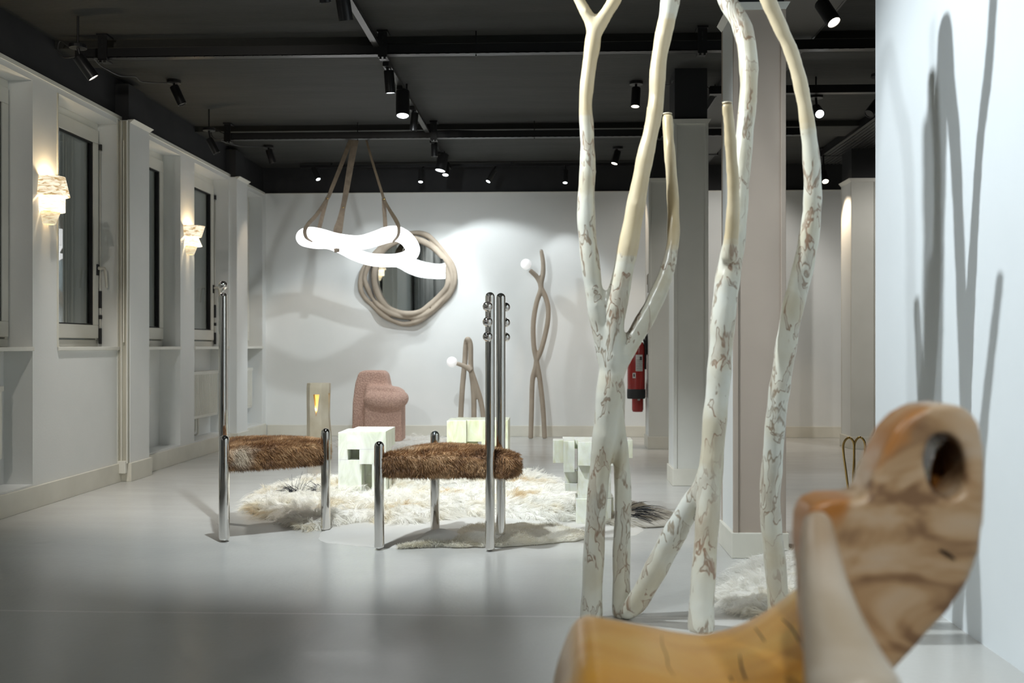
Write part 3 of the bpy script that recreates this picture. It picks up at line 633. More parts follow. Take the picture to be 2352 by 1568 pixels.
sconce(7.54, [(1.795, 1.712, .100, .080, 'alab'), (1.712, 1.640, .060, .085, 'alab_hot'), (1.640, 1.576, .056, .036, 'alab_dim')], 'farther alabaster sconce with flared top between the narrow windows')
# ================================================================== FUR
def strands(name, pts, nrm, length, width, mat_, parent=None, dirf=None, droop=.6, segs=3, curl=.3, jit=.5, seed=1, kind='stuff', flat=0.0, lock=0):
    """ribbon hairs: pts (n,3) roots, nrm (n,3) surface normals, length (n,) metres"""
    g = np.random.default_rng(seed); n = len(pts)
    d = nrm*(1-flat) + g.normal(0, jit, (n, 3))*.5
    if dirf is not None: d = d + dirf
    d /= np.linalg.norm(d, axis=1, keepdims=True)
    side = np.cross(d, g.normal(0, 1, (n, 3))); side /= np.linalg.norm(side, axis=1, keepdims=True)
    cv = np.cross(d, side)*curl*g.uniform(-1, 1, (n, 1))
    V = np.zeros((n, segs*2+1, 3)); L_ = length[:, None]
    if lock:
        k_ = max(1, n//lock); ci = g.integers(0, n, k_)
        kd = KDTree(k_)
        for i, c_ in enumerate(ci): kd.insert(pts[c_], i)
        kd.balance(); own = ci[np.array([kd.find(q)[1] for q in pts])]
        d = d[own]*.9 + g.normal(0, .09, (n, 3)); d /= np.linalg.norm(d, axis=1, keepdims=True); cv = cv[own]; L_ = (L_[own]*.75+L_*.25); length = L_[:, 0]
        pull = (pts[own]-pts)*.55
    else: pull = np.zeros((n, 3))
    for s in range(segs):
        f = s/segs
        p = pts + d*L_*f + cv*L_*f*f + pull*f
        p[:, 2] -= droop*(length*f*f)
        wv = side*(width*(1-.6*f))[:, None]*.5 if hasattr(width, '__len__') else side*width*(1-.6*f)*.5
        V[:, 2*s] = p - wv; V[:, 2*s+1] = p + wv
    p = pts + d*L_ + cv*L_ + pull; p[:, 2] -= droop*length; V[:, -1] = p
    V[:, :, 2] = np.maximum(V[:, :, 2], .002) if pts[:, 2].min() < .3 else V[:, :, 2]
    k = segs*2+1; base = (np.arange(n)*k)[:, None]
    tris = []
    for s in range(segs-1):
        a, b_, c, e = 2*s, 2*s+1, 2*s+2, 2*s+3
        tris += [[a, b_, e], [a, e, c]]
    tris += [[2*segs-2, 2*segs-1, 2*segs]]
    T = (base[:, :, None] + np.array(tris)[None]).reshape(-1, 3)
    me = bpy.data.meshes.new(name); me.vertices.add(n*k); me.vertices.foreach_set('co', V.reshape(-1).astype(np.float32))
    nt = len(T); me.loops.add(nt*3); me.loops.foreach_set('vertex_index', T.reshape(-1).astype(np.int32))
    me.polygons.add(nt); me.polygons.foreach_set('loop_start', np.arange(0, nt*3, 3, dtype=np.int32)); me.update(); me.validate()
    me.polygons.foreach_set('use_smooth', [True]*nt)
    me.materials.append(mat_)
    o = bpy.data.objects.new(name, me); COL.objects.link(o)
    if parent: setparent(o, parent)
    return tag(o, kind=kind)
def inpoly(px, py, poly):
    c = np.zeros(len(px), bool); n = len(poly); j = n-1
    for i in range(n):
        xi, yi = poly[i][:2]; xj, yj = poly[j][:2]
        c ^= ((yi > py) != (yj > py)) & (px < (xj-xi)*(py-yi)/(yj-yi+1e-12)+xi); j = i
    return c
def edge_dist(px, py, poly):
    d = np.full(len(px), 9.); gx = np.zeros(len(px)); gy = np.zeros(len(px)); n = len(poly)
    for i in range(n):
        ax, ay = poly[i][:2]; bx, by = poly[(i+1) % n][:2]
        ux, uy = bx-ax, by-ay; tt = np.clip(((px-ax)*ux+(py-ay)*uy)/(ux*ux+uy*uy+1e-12), 0, 1)
        qx, qy = ax+tt*ux, ay+tt*uy; dd = np.hypot(px-qx, py-qy); mk = dd < d
        d = np.where(mk, dd, d); gx = np.where(mk, qx-px, gx); gy = np.where(mk, qy-py, gy)
    m_ = np.hypot(gx, gy)+1e-9
    return d, gx/m_, gy/m_
def lump(x, y, s, ph):
    return (np.sin(x*s+ph)*np.cos(y*s*.83+ph*2)+.5*np.sin(x*s*2.3-y*s*1.7+ph*3)+.3*np.sin(x*s*4.1+y*s*3.7+ph))/1.8
def wavy(poly, amp=.02, k=4, seed=0):
    g = random.Random(seed); p, _ = catmull([(x, y, 0) for x, y in poly], [1]*len(poly), k, True)
    return [(q.x+g.uniform(-amp, amp), q.y+g.uniform(-amp, amp)) for q in p]
def pelt(name, outline, th, mat_, label, cat='rug', hair=0, hlen=.08, hw=.003, hmat=None, seed=3, flow=(0, -.3), droop=.55, lumps=.4, amp=.012, group=None, z0=.001, curl=.35, jit=.5, out=.5, lenvar=.35):
    poly = wavy(outline, amp, 5, seed)
    xs = [p[0] for p in poly]; ys = [p[1] for p in poly]
    # grid mesh clipped to the outline: a hide with real thickness that thins towards its edge
    st = .022; nx = int((max(xs)-min(xs))/st)+2; ny = int((max(ys)-min(ys))/st)+2
    X, Y = np.meshgrid(min(xs)+np.arange(nx)*st, min(ys)+np.arange(ny)*st)
    ins = inpoly(X.ravel(), Y.ravel(), poly).reshape(X.shape); D, gx, gy = edge_dist(X.ravel(), Y.ravel(), poly); D = D.reshape(X.shape)
    Zt = z0 + th*np.clip(D/(th*1.5+.02), 0, 1)**.5*(1+lumps*lump(X, Y, 14, seed))
    bm = B(); idx = {}
    for j in range(ny):
        for i in range(nx):
            if ins[j, i]: idx[j, i] = bm.verts.new((X[j, i], Y[j, i], Zt[j, i]))
    for j in range(ny-1):
        for i in range(nx-1):
            q = [(j, i), (j, i+1), (j+1, i+1), (j+1, i)]; v = [idx[k] for k in q if k in idx]
            if len(v) >= 3: bm.faces.new(v)
    ed = [e for e in bm.edges if len(e.link_faces) == 1]
    ring = {}
    for e in ed:
        for v in e.verts:
            if v not in ring:
                d_, ax_, ay_ = edge_dist(np.array([v.co.x]), np.array([v.co.y]), poly)
                ring[v] = bm.verts.new((v.co.x+ax_[0]*d_[0], v.co.y+ay_[0]*d_[0], z0*.5))
    for e in ed:
        a, b_ = e.verts
        try: bm.faces.new((a, b_, ring[b_], ring[a]))
        except ValueError: pass
    bmesh.ops.remove_doubles(bm, verts=[v for v in bm.verts if v.co.z < z0*.6], dist=.0005)
    cx, cy = float(np.mean(xs)), float(np.mean(ys))
    t = empty(name, (cx, cy, 0), label, cat, group)
    obj('hide', bm, mat_, t, smooth=True)
    if hair:
        g = np.random.default_rng(seed); px = g.uniform(min(xs), max(xs), hair*3); py = g.uniform(min(ys), max(ys), hair*3)
        k = inpoly(px, py, poly); px, py = px[k][:hair], py[k][:hair]
        d, gx, gy = edge_dist(px, py, poly)
        z = z0 + th*np.clip(d/(th*1.5+.02), 0, 1)**.5*(1+lumps*lump(px, py, 14, seed))
        a = lump(px, py, 9, seed+5)*2.2+lump(px, py, 23, seed+1)*1.3
        w_ = np.exp(-d/.10)
        df = np.stack([flow[0]+.55*np.cos(a)+gx*out*w_*2, flow[1]+.55*np.sin(a)+gy*out*w_*2, np.full(len(px), -.15)], 1)
        ln = hlen*(1-lenvar+2*lenvar*g.random(len(px)))*(.75+.35*lump(px, py, 17, seed+2))
        strands('fleece', np.stack([px, py, z*.8], 1), np.tile([0, 0, .75], (len(px), 1)), ln, hw, hmat or mat_, t, df, droop, 4, curl, jit, seed, lock=16 if hlen > .06 else 0)
    return t
def F(*uv): return [tuple(fl(u, v)[:2]) for u, v in uv]
def tuft(name_parent, u, v, n, ln, spread, mat_, seed, updown=.5, dirx=0, diry=0, z=.05, w_=.004):
    g = np.random.default_rng(seed); c = fl(u, v, z)
    pts = np.array([c])+g.normal(0, 1, (n, 3))*np.array([spread, spread*.6, .006])
    return strands('dark_tuft', pts, np.tile([0, 0, updown], (n, 1)), ln*(.5+.8*g.random(n)), w_, mat_, name_parent, np.tile([dirx, diry, 0], (n, 1)), .35, 4, .5, .4, seed)
GR = 'long haired cream fleeces around the stone stools'
r1 = pelt('fleece_rug', F((575, 1172), (600, 1140), (660, 1122), (740, 1108), (850, 1112), (960, 1128), (1060, 1150), (1065, 1180), (985, 1200), (880, 1204), (800, 1203), (742, 1215), (690, 1216), (640, 1196), (600, 1188)),
     .045, M['furcream'], 'long haired cream fleece at left under the first stone stool and behind the chair legs', 'fleece rug', 42000, .115, .0024, seed=3, flow=(-.1, -.45), group=GR, curl=.55)
tuft(r1, 676, 1130, 60, .09, .022, M['furblack'], 11, .5, -.9, .2, .06, .004)
tuft(r1, 688, 1126, 26, .16, .02, M['furblack'], 12, 1.2, .3, 0, .06, .002)
tuft(r1, 738, 1124, 45, .08, .02, M['furblack'], 13, .4, -.8, .1, .06, .004)
r2 = pelt('fleece_rug', F((1010, 1150), (1100, 1128), (1165, 1105), (1215, 1098), (1262, 1105), (1290, 1130), (1350, 1160), (1345, 1195), (1280, 1200), (1180, 1192), (1080, 1188), (1010, 1180)),
     .045, M['furcream2'], 'long haired pale fleece right of the fur seated chair beside the stepped stool', 'fleece rug', 34000, .125, .0024, seed=8, flow=(.25, -.3), group=GR, curl=.5)
r3 = pelt('fleece_rug', F((770, 1108), (860, 1096), (960, 1092), (1080, 1090), (1170, 1092), (1180, 1102), (1060, 1108), (930, 1116), (800, 1118)),
     .03, M['furcream'], 'strip of tan and cream fleece between the two rear stone stools', 'fleece rug', 16000, .10, .0026, seed=15, flow=(0, -.2), group=GR, curl=.4)
r4 = pelt('fleece_rug', F((775, 1016), (860, 1008), (960, 1008), (1035, 1012), (1060, 1020), (1050, 1034), (960, 1040), (860, 1040), (790, 1034)),
     .03, M['furwhite'], 'white fleece under the pink upholstered seat', 'fleece rug', 16000, .075, .003, seed=21, flow=(0, -.3), group=GR)
r5 = pelt('white_hide', F((733, 1241), (780, 1250), (860, 1257), (940, 1259), (1010, 1256), (1200, 1244), (1340, 1236), (1440, 1232), (1468, 1226), (1478, 1214), (1450, 1204), (1380, 1186), (1260, 1176), (1100, 1165), (950, 1160), (830, 1178), (750, 1214)),
     .006, M['furwhite'], 'flat smooth white hide with a wavy front edge under the chair', 'hide', seed=5, amp=.006, lumps=.3)
r6 = pelt('curly_fleece', F((1012, 1250), (1046, 1244), (1056, 1228), (1100, 1216), (1180, 1216), (1260, 1220), (1335, 1226), (1342, 1240), (1260, 1250), (1160, 1257), (1070, 1258), (1024, 1258)),
     .035, M['furshort'], 'short haired ivory fleece with its folded corner between the chair legs', 'fleece rug', 26000, .024, .002, seed=31, flow=(0, -.2), z0=.008, droop=.2, jit=.9)
# folded-up corner of the hide
bm = B(); rows = []
for i in range(15):
    s = i/14; u = 915+s*150; hgt = .062*math.sin(math.pi*s**1.5)**.9+.004
    f0 = fl(u, 1259-6*s, 0); 
    row = []
    for j in range(9):
        q = j/8; ang = q*math.pi
        row.append(bm.verts.new((f0.x + .01*math.sin(6*s+2*q), f0.y - .012 + (1-math.cos(ang))*.045*(.3+s), .006 + hgt*math.sin(ang*.86))))
    rows.append(row)
for a_, b_ in zip(rows, rows[1:]):
    for j in range(8): bm.faces.new((a_[j], b_[j], b_[j+1], a_[j+1]))
o = obj('folded_corner', bm, M['furwhite'], r5, smooth=True)
md = o.modifiers.new('s', 'SOLIDIFY'); md.thickness = .005
g = np.random.default_rng(4); n = 6000; ss = g.random(n); pts = []
for s in ss:
    q_ = fl(915+s*150, 1259-6*s, 0); pts.append((q_.x, q_.y-.006+random.uniform(-.01, .02), .006+random.random()*.02*math.sin(math.pi*min(1, s))))
strands('hair_fringe', np.array(pts), np.tile([0, -.6, .5], (n, 1)), .022*(.5+g.random(n)), .002, M['furshort'], r5, None, .3, 2, .3, .7, 9)
r7 = pelt('fleece_rug', F((1385, 1204), (1420, 1180), (1455, 1168), (1490, 1172), (1520, 1184), (1545, 1196), (1530, 1206), (1470, 1208), (1420, 1210)),
     .03, M['furgrey'], 'grey white fleece with black streaks at the right end of the rugs', 'fleece rug', 9000, .11, .003, seed=41, flow=(.7, -.2), curl=.2, jit=.25)
tuft(r7, 1462, 1172, 30, .13, .016, M['furblack'], 43, .3, 1.6, -.1, .07, .004)
tuft(r7, 1455, 1184, 22, .11, .014, M['furblack'], 44, .2, 1.5, -.3, .055, .004)
bm = B(); rows = []
for i in range(19):
    s = i/18; u = 1430+s*108; f0 = fl(u, 1209+3*math.sin(3.14*s), 0); h_ = .055*(1-.6*s)*(.8+.2*math.sin(s*8))
    rows.append([bm.verts.new((f0.x, f0.y - .01+(1-math.cos(q/8*math.pi))*.04, .005+h_*math.sin(q/8*math.pi*.9))) for q in range(9)])
for a_, b_ in zip(rows, rows[1:]):
    for j in range(8): bm.faces.new((a_[j], b_[j], b_[j+1], a_[j+1]))
o = obj('folded_edge', bm, M['furgrey'], r7, smooth=True); md = o.modifiers.new('s', 'SOLIDIFY'); md.thickness = .005
r8 = pelt('fleece_rug', F((1655, 1392), (1668, 1350), (1700, 1322), (1760, 1290), (1815, 1268), (1850, 1290), (1850, 1380), (1790, 1420), (1700, 1410)),
     .035, M['furcream2'], 'shaggy cream fleece on the floor behind the amber wooden seat', 'fleece rug', 16000, .10, .0018, seed=51, flow=(-.5, -.1), curl=.5)
p = [fl(1800, 1256), fl(1800, 1300), fl(1850, 1300)]
bm = B(); box(bm, (fl(1806, 1256).x, 3.6, .001), (1.24, fl(1806, 1254).y, .012)); obj('flat_rug', bm, M['matbrown'], bevel=.004, label='flat taupe rug glimpsed beside the right birch stem', cat='rug')
# ================================================================== CHROME CHAIRS
def post(parent, x, y, z1, r_=.022, name='leg', **k):
    bm = B(); prof = [(0, .001)]
    for i in range(1, 7): a = math.pi/2*i/6; prof.append((r_*math.sin(a), .001+r_*.75*(1-math.cos(a))))
    for i in range(0, 7): a = math.pi/2*i/6; prof.append((r_*math.cos(a), z1-r_+r_*math.sin(a)))
    prof[-1] = (0, z1)
    lathe(bm, prof, (x, y, 0), None, 32); return obj(name, bm, M['chrome'], parent, smooth=True, **k)
def ball(parent, c, r_, name='ball'):
    bm = B(); bmesh.ops.create_uvsphere(bm, u_segments=32, v_segments=20, radius=r_); bmesh.ops.translate(bm, verts=bm.verts, vec=c); return obj(name, bm, M['chrome'], parent, smooth=True)
def fur_seat(parent, poly, z0, z1, fm, n, seed, crown=.012, lens=.019):
    # rounded pad
    pts = wavy(poly, 0, 8); cx = sum(p[0] for p in pts)/len(pts); cy = sum(p[1] for p in pts)/len(pts)
    bm = B(); rings = []
    prof = [(.90, z0), (.972, z0+.004), (.995, z0+.016), (1.0, (z0+z1)/2), (.995, z1-.018), (.975, z1-.006), (.92, z1), (.7, z1+crown*.7), (.35, z1+crown), (.1, z1+crown*1.05)]
    for f, z in prof: rings.append([bm.verts.new((cx+(x-cx)*f, cy+(y-cy)*f, z)) for x, y in pts])
    for a_, b_ in zip(rings, rings[1:]):
        for i in range(len(pts)): j = (i+1) % len(pts); bm.faces.new((a_[i], a_[j], b_[j], b_[i]))
    bm.faces.new(rings[0][::-1]); bm.faces.new(rings[-1])
    o = obj('seat', bm, fm, parent, smooth=True, label='brown fur covered pad')
    me = o.data; me.calc_loop_triangles()
    tri = np.array([[me.vertices[i].co[:] for i in t_.vertices] for t_ in me.loop_triangles]); 
    nr = np.cross(tri[:, 1]-tri[:, 0], tri[:, 2]-tri[:, 0]); ar = np.linalg.norm(nr, axis=1); nr /= ar[:, None]
    g = np.random.default_rng(seed); k = g.choice(len(tri), n, p=ar/ar.sum()); a_, b_ = g.random(n), g.random(n); m_ = a_+b_ > 1; a_[m_] = 1-a_[m_]; b_[m_] = 1-b_[m_]
    pt = tri[k, 0]+(tri[k, 1]-tri[k, 0])*a_[:, None]+(tri[k, 2]-tri[k, 0])*b_[:, None]; nn = nr[k]
    an = lump(pt[:, 0]*2, pt[:, 1]*2+pt[:, 2]*3, 12, seed)*2.5
    df = np.stack([.9*np.cos(an), .5*np.sin(an), np.full(n, -.8)], 1); df -= nn*(df*nn).sum(1, keepdims=True)
    s_ = strands('fur', pt, nn, lens*(.6+.8*g.random(n)), .0021, fm, None, df*.9, .15, 2, .3, .5, seed); s_.parent = o
    return o
# chair 1, at left: one tall post with a ball, two short posts
c1, c2, c3 = fl(516, 1243.5), fl(748, 1219), None
c3 = atY(512.3, 1200, 4.86)
t = empty('fur_seat_chair', (-1.38, 4.6, 0), 'left chrome post chair with brown fur seat and a ball on its tall post', 'chair')
M['brown1'] = brownfur('brown_fur_a', (c1.x+.07, c1.y+.03, .37), .13)
post(t, c1.x-.002, c1.y, .478, .0235); post(t, c2.x, c2.y, .487, .0225)
post(t, c3.x, c3.y, 1.142, .0215, 'back_post')
bm = B(); lathe(bm, [(.010, 1.136), (.0075, 1.144), (.0075, 1.150), (.010, 1.158)], (c3.x, c3.y, 0), None, 16); obj('ball_neck', bm, M['chrome'], t, smooth=True)
ball(t, (c3.x, c3.y, 1.176), .0225, 'finial_ball')
fur_seat(t, [(c1.x+.015, c1.y-.0), ((c1.x+c2.x)/2, (c1.y+c2.y)/2-.03), (c2.x-.03, c2.y-.03), (c2.x-.008, c2.y+.015), (-1.12, 4.85), (-1.33, 4.96), (c3.x+.05, c3.y+.06), (c3.x+.02, c3.y-.05), (c1.x-.005, c1.y+.05)], .325, .413, M['brown1'], 42000, 5)
# chair 2: two short posts and a pair of tall posts with balls
d1, d2, d3, d4 = fl(870, 1262), fl(999, 1222), fl(1124, 1263), fl(1147, 1257)
d4 = fl(1147.5, 1252)
t = empty('fur_seat_chair', (-.47, 4.42, 0), 'right chrome post chair with brown fur seat and two tall posts studded with balls', 'chair')
M['brown2'] = brownfur('brown_fur_b', (d1.x+.09, d1.y+.10, .43), .12)
post(t, d1.x+.002, d1.y, .468, .0215); post(t, d2.x, d2.y, .478, .022)
post(t, d3.x+.004, d3.y-.02, 1.108, .0205, 'back_post'); post(t, d4.x+.004, d4.y+.03, 1.112, .0205, 'back_post')
for i, v in enumerate((703.5, 739, 773)):
    p = P(1120.0, v, 4.19); ball(t, (p.x, p.y, p.z), .0212, 'stud_ball')
    p = P(1160.5, v+1, 4.42); ball(t, (p.x, p.y+.03, p.z), .0205, 'stud_ball')
    q = P(1148, v, 4.38); 
    bm = B(); tube(bm, [P(1120, v, 4.19), P(1129, v, 4.25)], .006, 8, 1); tube(bm, [(p.x, p.y+.03, p.z), (d4.x+.004, d4.y+.03, p.z)], .006, 8, 1); obj('stud_pin', bm, M['chrome'], t)
fur_seat(t, [(d1.x+.03, d1.y-.008), (-.5, 4.245), (-.26, 4.225+.035), (-.185, 4.235), (-.150, 4.30), (-.17, 4.39), (-.30, 4.56), (d2.x+.03, d2.y+.01), (-.66, 4.56), (d1.x+.012, d1.y+.06)], .322, .405, M['brown2'], 46000, 6, .02)
# ================================================================== STONE STOOLS
def stool(corner, blocks, m_, label, sx=1):
    x, y = corner.x, corner.y
    t = empty('stone_stool', (x+.15, y+.15, 0), label, 'stool')
    for (a, b_, c, d, e, f) in blocks:
        bm = B(); box(bm, (x+a, y+c, max(e, .001)), (x+b_, y+d, f)); obj('block', bm, m_, t, bevel=.0012)
    return t
k1 = fl(774, 1148)
stool(k1, [(.055, .28, 0, .33, .288, .392), (.128, .28, 0, .12, .205, .288), (.2, .28, 0, .07, 0, .205), (.21, .28, .12, .2, 0, .288), (0, .135, .03, .2, 0, .225), (0, .056, .03, .2, .225, .382), (.05, .2, .15, .28, .12, .288), (.12, .18, .15, .3, 0, .12), (.0, .06, .2, .31, .1, .382)],
      M['onyx'], 'pale green stone stool of stepped blocks between the two chrome chairs')
k2 = fl(1025, 1098)
stool(k2, [(0, .045, .03, .3, 0, .378), (.045, .132, 0, .3, 0, .383), (.132, .235, .03, .3, .24, .383), (.235, .41, -.01, .3, 0, .385), (.132, .19, .2, .3, .1, .24), (.132, .235, .06, .28, 0, .12)],
      M['onyx2'], 'yellow green stone block stool behind the fur seat with two tall posts')
k3 = fl(1270, 1205); k3.x = P(1270, 1100, 4.9).x
stool(k3, [(0, .052, .03, .12, .30, .412), (.052, .106, 0, .14, .258, .410), (.058, .13, .04, .16, .2, .258), (.06, .118, .03, .14, .162, .2), (.122, .30, -.02, .2, .293, .408), (.122, .285, .02, .2, .128, .293), (.113, .285, 0, .2, 0, .128), (.30, .396, .08, .22, .32, .410), (.05, .35, .14, .3, .36, .405), (.25, .3, .06, .2, .0, .128)],
      M['onyx3'], 'milky stepped stone stool behind the left birch stem')
# ================================================================== PINK SEAT
bm = B()
def rb(bm, a, b_): box(bm, a, b_)
def atp(u, v, t_): return P(u, v, t_)
t0 = 8.75; xl = P(809, 900, t0+.28).x; xr = P(895, 900, t0+.28).x; xs0 = P(833, 900, t0).x; xs1 = P(921, 900, t0).x
yf = P(870, 900, t0).y
def prism(bm, poly, y0, y1, zfun=None):
    # poly in x,z extruded along y
    a = [bm.verts.new((x, y0, z)) for x, z in poly]; b_ = [bm.verts.new((x, y1, z)) for x, z in poly]
    bm.faces.new(a); bm.faces.new(b_[::-1])
    for i in range(len(poly)): j = (i+1) % len(poly); bm.faces.new((a[i], b_[i], b_[j], a[j]))
tb = t0+.26; zz = lambda v, t_: H+(793-v)/FPX*t_
X = lambda u, t_: P(u, 900, t_).x
prism(bm, [(X(810, tb), .02), (X(812, tb), zz(925, tb)), (X(818, tb), zz(880, tb)), (X(826, tb), zz(855, tb)), (X(836, tb), zz(850, tb)), (X(884, tb), zz(850, tb)), (X(892, tb), zz(858, tb)), (X(897, tb), zz(885, tb)), (X(905, tb), zz(900, tb)), (X(903, tb), .02)], yf+.18, yf+.36)
prism(bm, [(xs0, .02), (xs0, zz(900, t0)), (X(838, t0), zz(886, t0)), (X(905, t0), zz(890, t0)), (xs1, zz(900, t0)), (xs1, .02)], yf+.05, yf+.3)
tube(bm, [(X(838, t0), yf+.055, zz(914, t0)), (X(860, t0), yf+.03, zz(919, t0)), (X(895, t0), yf+.03, zz(921, t0)), (X(916, t0), yf+.055, zz(919, t0)), (X(917, t0), yf+.2, zz(915, t0))], [.058, .070, .074, .070, .06], 16, 5)
tube(bm, [(X(842, t0), yf+.14, zz(902, t0)), (X(870, t0), yf+.13, zz(903, t0)), (X(906, t0), yf+.14, zz(905, t0))], [.055, .060, .055], 14, 4)
me = bake(bm, .011, 22, .6)
o = meshobj('upholstered_seat', me, M['pink'], label='pink brown boucle seat with low back and rolled front', cat='chair')
# sits on the fleece
o.location.z = .0
# ================================================================== COLUMN LAMP
xc = P(731.5, 900, 8.15); cx, cy = xc.x, xc.y
bm = B(); rows = []
n = 8
for z, w_, d_, sh in ((.001, .100, .09, .006), (.02, .100, .09, .006), (.16, .094, .086, .003), (.30, .088, .082, -.002), (.42, .090, .084, -.002), (.54, .092, .086, 0), (.572, .090, .084, .002)):
    k = .30
    pl = [(-w_, -d_*k), (-w_*.55, -d_), (w_*.5, -d_), (w_, -d_*k), (w_, d_*.5), (w_*.5, d_), (-w_*.5, d_), (-w_, d_*.5)]
    rows.append([bm.verts.new((cx+sh+x, cy+y, z)) for x, y in pl])
for a_, b_ in zip(rows, rows[1:]):
    for i in range(n): bm.faces.new((a_[i], a_[(i+1) % n], b_[(i+1) % n], b_[i]))
bm.faces.new(rows[0][::-1]); bm.faces.new(rows[-1])
cb = B(); tt = 8.06
prism(cb, [(X(719, tt), zz(906, tt)), (X(733, tt), zz(906, tt)), (X(725.5, tt), zz(957, tt))], cy-.2, cy-.0)
cm_ = bpy.data.meshes.new('c'); bmesh.ops.recalc_face_normals(cb, faces=cb.faces); cb.to_mesh(cm_); cb.free(); co = bpy.data.objects.new('c', cm_); COL.objects.link(co)
cb = B(); a = [(cx+.2, cy-.028, .49), (cx+.2, cy+.02, .49), (cx+.2, cy-.004, .30)]; b2 = [(cx+.03, y, z) for _, y, z in a]
va = [cb.verts.new(p) for p in a]; vb = [cb.verts.new(p) for p in b2]; cb.faces.new(va); cb.faces.new(vb[::-1])
for i in range(3): j = (i+1) % 3; cb.faces.new((va[i], vb[i], vb[j], va[j]))
cm2 = bpy.data.meshes.new('c2'); bmesh.ops.recalc_face_normals(cb, faces=cb.faces); cb.to_mesh(cm2); cb.free(); co2 = bpy.data.objects.new('c2', cm2); COL.objects.link(co2)
me = bake(bm, 0, 0, cutters=(co, co2)); bpy.data.objects.remove(co); bpy.data.objects.remove(co2)
t = empty('column_lamp', (cx, cy, 0), 'faceted pale resin column lamp with a glowing golden wedge left of the pink seat', 'lamp')
body = meshobj('body', me, M['resin'], t, smooth=False)
glow = emis('golden_glow', (1, .62, .16), 1.0)
bm = B(); prism(bm, [(X(719.4, tt), zz(906.6, tt)), (X(732.6, tt), zz(906.6, tt)), (X(725.5, tt), zz(956, tt))], cy-.035, cy-.03); obj('glowing_panel', bm, glow, t)
bm = B()
for (ua, va_), (ub, vb_) in (((719, 906), (725.5, 957)), ((733, 906), (725.5, 957)), ((719, 906), (733, 906))):
    p_, q_ = (X(ua, tt), zz(va_, tt)), (X(ub, tt), zz(vb_, tt))
    v = [bm.verts.new(c_) for c_ in ((p_[0], cy-.083, p_[1]), (q_[0], cy-.083, q_[1]), (q_[0], cy-.03, q_[1]), (p_[0], cy-.03, p_[1]))]; bm.faces.new(v)
obj('gilded_reveal', bm, M['gold'], t)
bm = B(); box(bm, (cx+.035, cy-.026, .31), (cx+.04, cy+.018, .49)); obj('glowing_panel', bm, glow, t)
point((X(727, tt), cy-.06, zz(940, tt)), .25, (1, .65, .25), .01)
# ================================================================== BACK WALL: mirror and branch lamps
def onwall(u, v, off=.04): return atY(u, v, YB-off)
t = empty('round_mirror', onwall(937, 640, .03), 'round mirror framed by interlaced matte beige loops on the back wall', 'mirror')
inner = [(860, 645), (862, 615), (872, 588), (889, 566), (912, 554), (938, 549), (968, 553), (998, 572), (1020, 600), (1030, 632), (1026, 658), (1012, 677), (990, 698), (965, 715), (937, 721), (911, 716), (888, 703), (869, 677)]
outer = [(828, 660), (831, 629), (844, 603), (866, 577), (900, 549), (946, 535), (978, 539), (1001, 557), (1023, 583), (1041, 614), (1045, 646), (1034, 673), (1010, 699), (985, 722), (959, 738), (930, 744), (904, 737), (879, 723), (856, 701), (837, 682)]
mid = [(838, 636), (845, 662), (857, 686), (876, 706), (902, 722), (935, 729), (964, 728), (992, 712), (1016, 688), (1036, 664), (1039, 636), (1030, 608), (1011, 582), (984, 559), (950, 546), (915, 548), (880, 568), (852, 600)]
bm = B()
for pts_, offs, rr_ in ((inner, .045, .029), (outer, .036, .0245), (mid, .050, .022)):
    nn_ = len(pts_); P3 = [onwall(u, v, offs+.015*math.sin(i*1.9+rr_*50)) for i, (u, v) in enumerate(pts_)]
    tube(bm, P3, [rr_*(1+.14*math.sin(i*2.3)) for i in range(nn_)], 14, 6, closed=True)
me = bake(bm, .006, 4, .5); meshobj('frame', me, M['taupe'], t)
gp, _ = catmull([onwall(u, v, .045) for u, v in inner], [1]*len(inner), 6, True); mc = onwall(945, 638, .045)
for p in gp: p.y -= .040*(p.x-mc.x)+.028*(p.z-mc.z)
bm = B(); f0 = [bm.verts.new(p) for p in gp]; f1 = [bm.verts.new((p.x, YB-.004, p.z)) for p in gp]; bm.faces.new(f0); bm.faces.new(f1[::-1])
for i in range(len(gp)): j = (i+1) % len(gp); bm.faces.new((f0[i], f1[i], f1[j], f0[j]))
obj('mirror_glass', bm, M['mirror'], t)
def branch_lamp(paths, globe, label, loc, r0=.0255):
    t = empty('branch_lamp', loc, label, 'lamp')
    bm = B()
    for pth, rs in paths: tube(bm, pth, rs, 14, 5)
    me = bake(bm, .0065, 7, .5); meshobj('branched_stem', me, M['taupe'], t)
    bm = B(); bmesh.ops.create_uvsphere(bm, u_segments=28, v_segments=18, radius=globe[1]); bmesh.ops.translate(bm, verts=bm.verts, vec=globe[0]); obj('globe_bulb', bm, M['globe'], t, smooth=True)
    return t
def W(t_, *uv): return [P(u, v, t_+(o_[0] if (o_ := rest) else 0)) for u, v, *rest in uv]
tw = 9.40
k = .0245
A_ = W(tw, (1219, 1003), (1221, 940), (1223, 873), (1230, 843), (1233, 826), (1244, 800), (1257, 745), (1259, 708), (1253, 682), (1243, 661), (1240, 648), (1231, 633), (1217, 620))
B_ = W(tw, (1251, 1003), (1247, 935), (1240, 873), (1235, 843), (1232, 826), (1226, 793), (1225, 741), (1232, 697), (1242, 665), (1243, 648), (1247, 629), (1247.5, 603), (1243, 574))
for p in (A_[0], B_[0]): p.z = .003
bl = branch_lamp([(A_, [k]*11+[k*.95, k*.85]), (B_, [k]*11+[k*.9, k*.75]), ([A_[11], A_[12]], [k, k*.9])], (P(1208.5, 606.5, tw-.03), .050), 'tall twining beige branch lamp leaning at the back wall with one white globe', (P(1235, 900, tw).x, P(1235, 900, tw).y, 0))
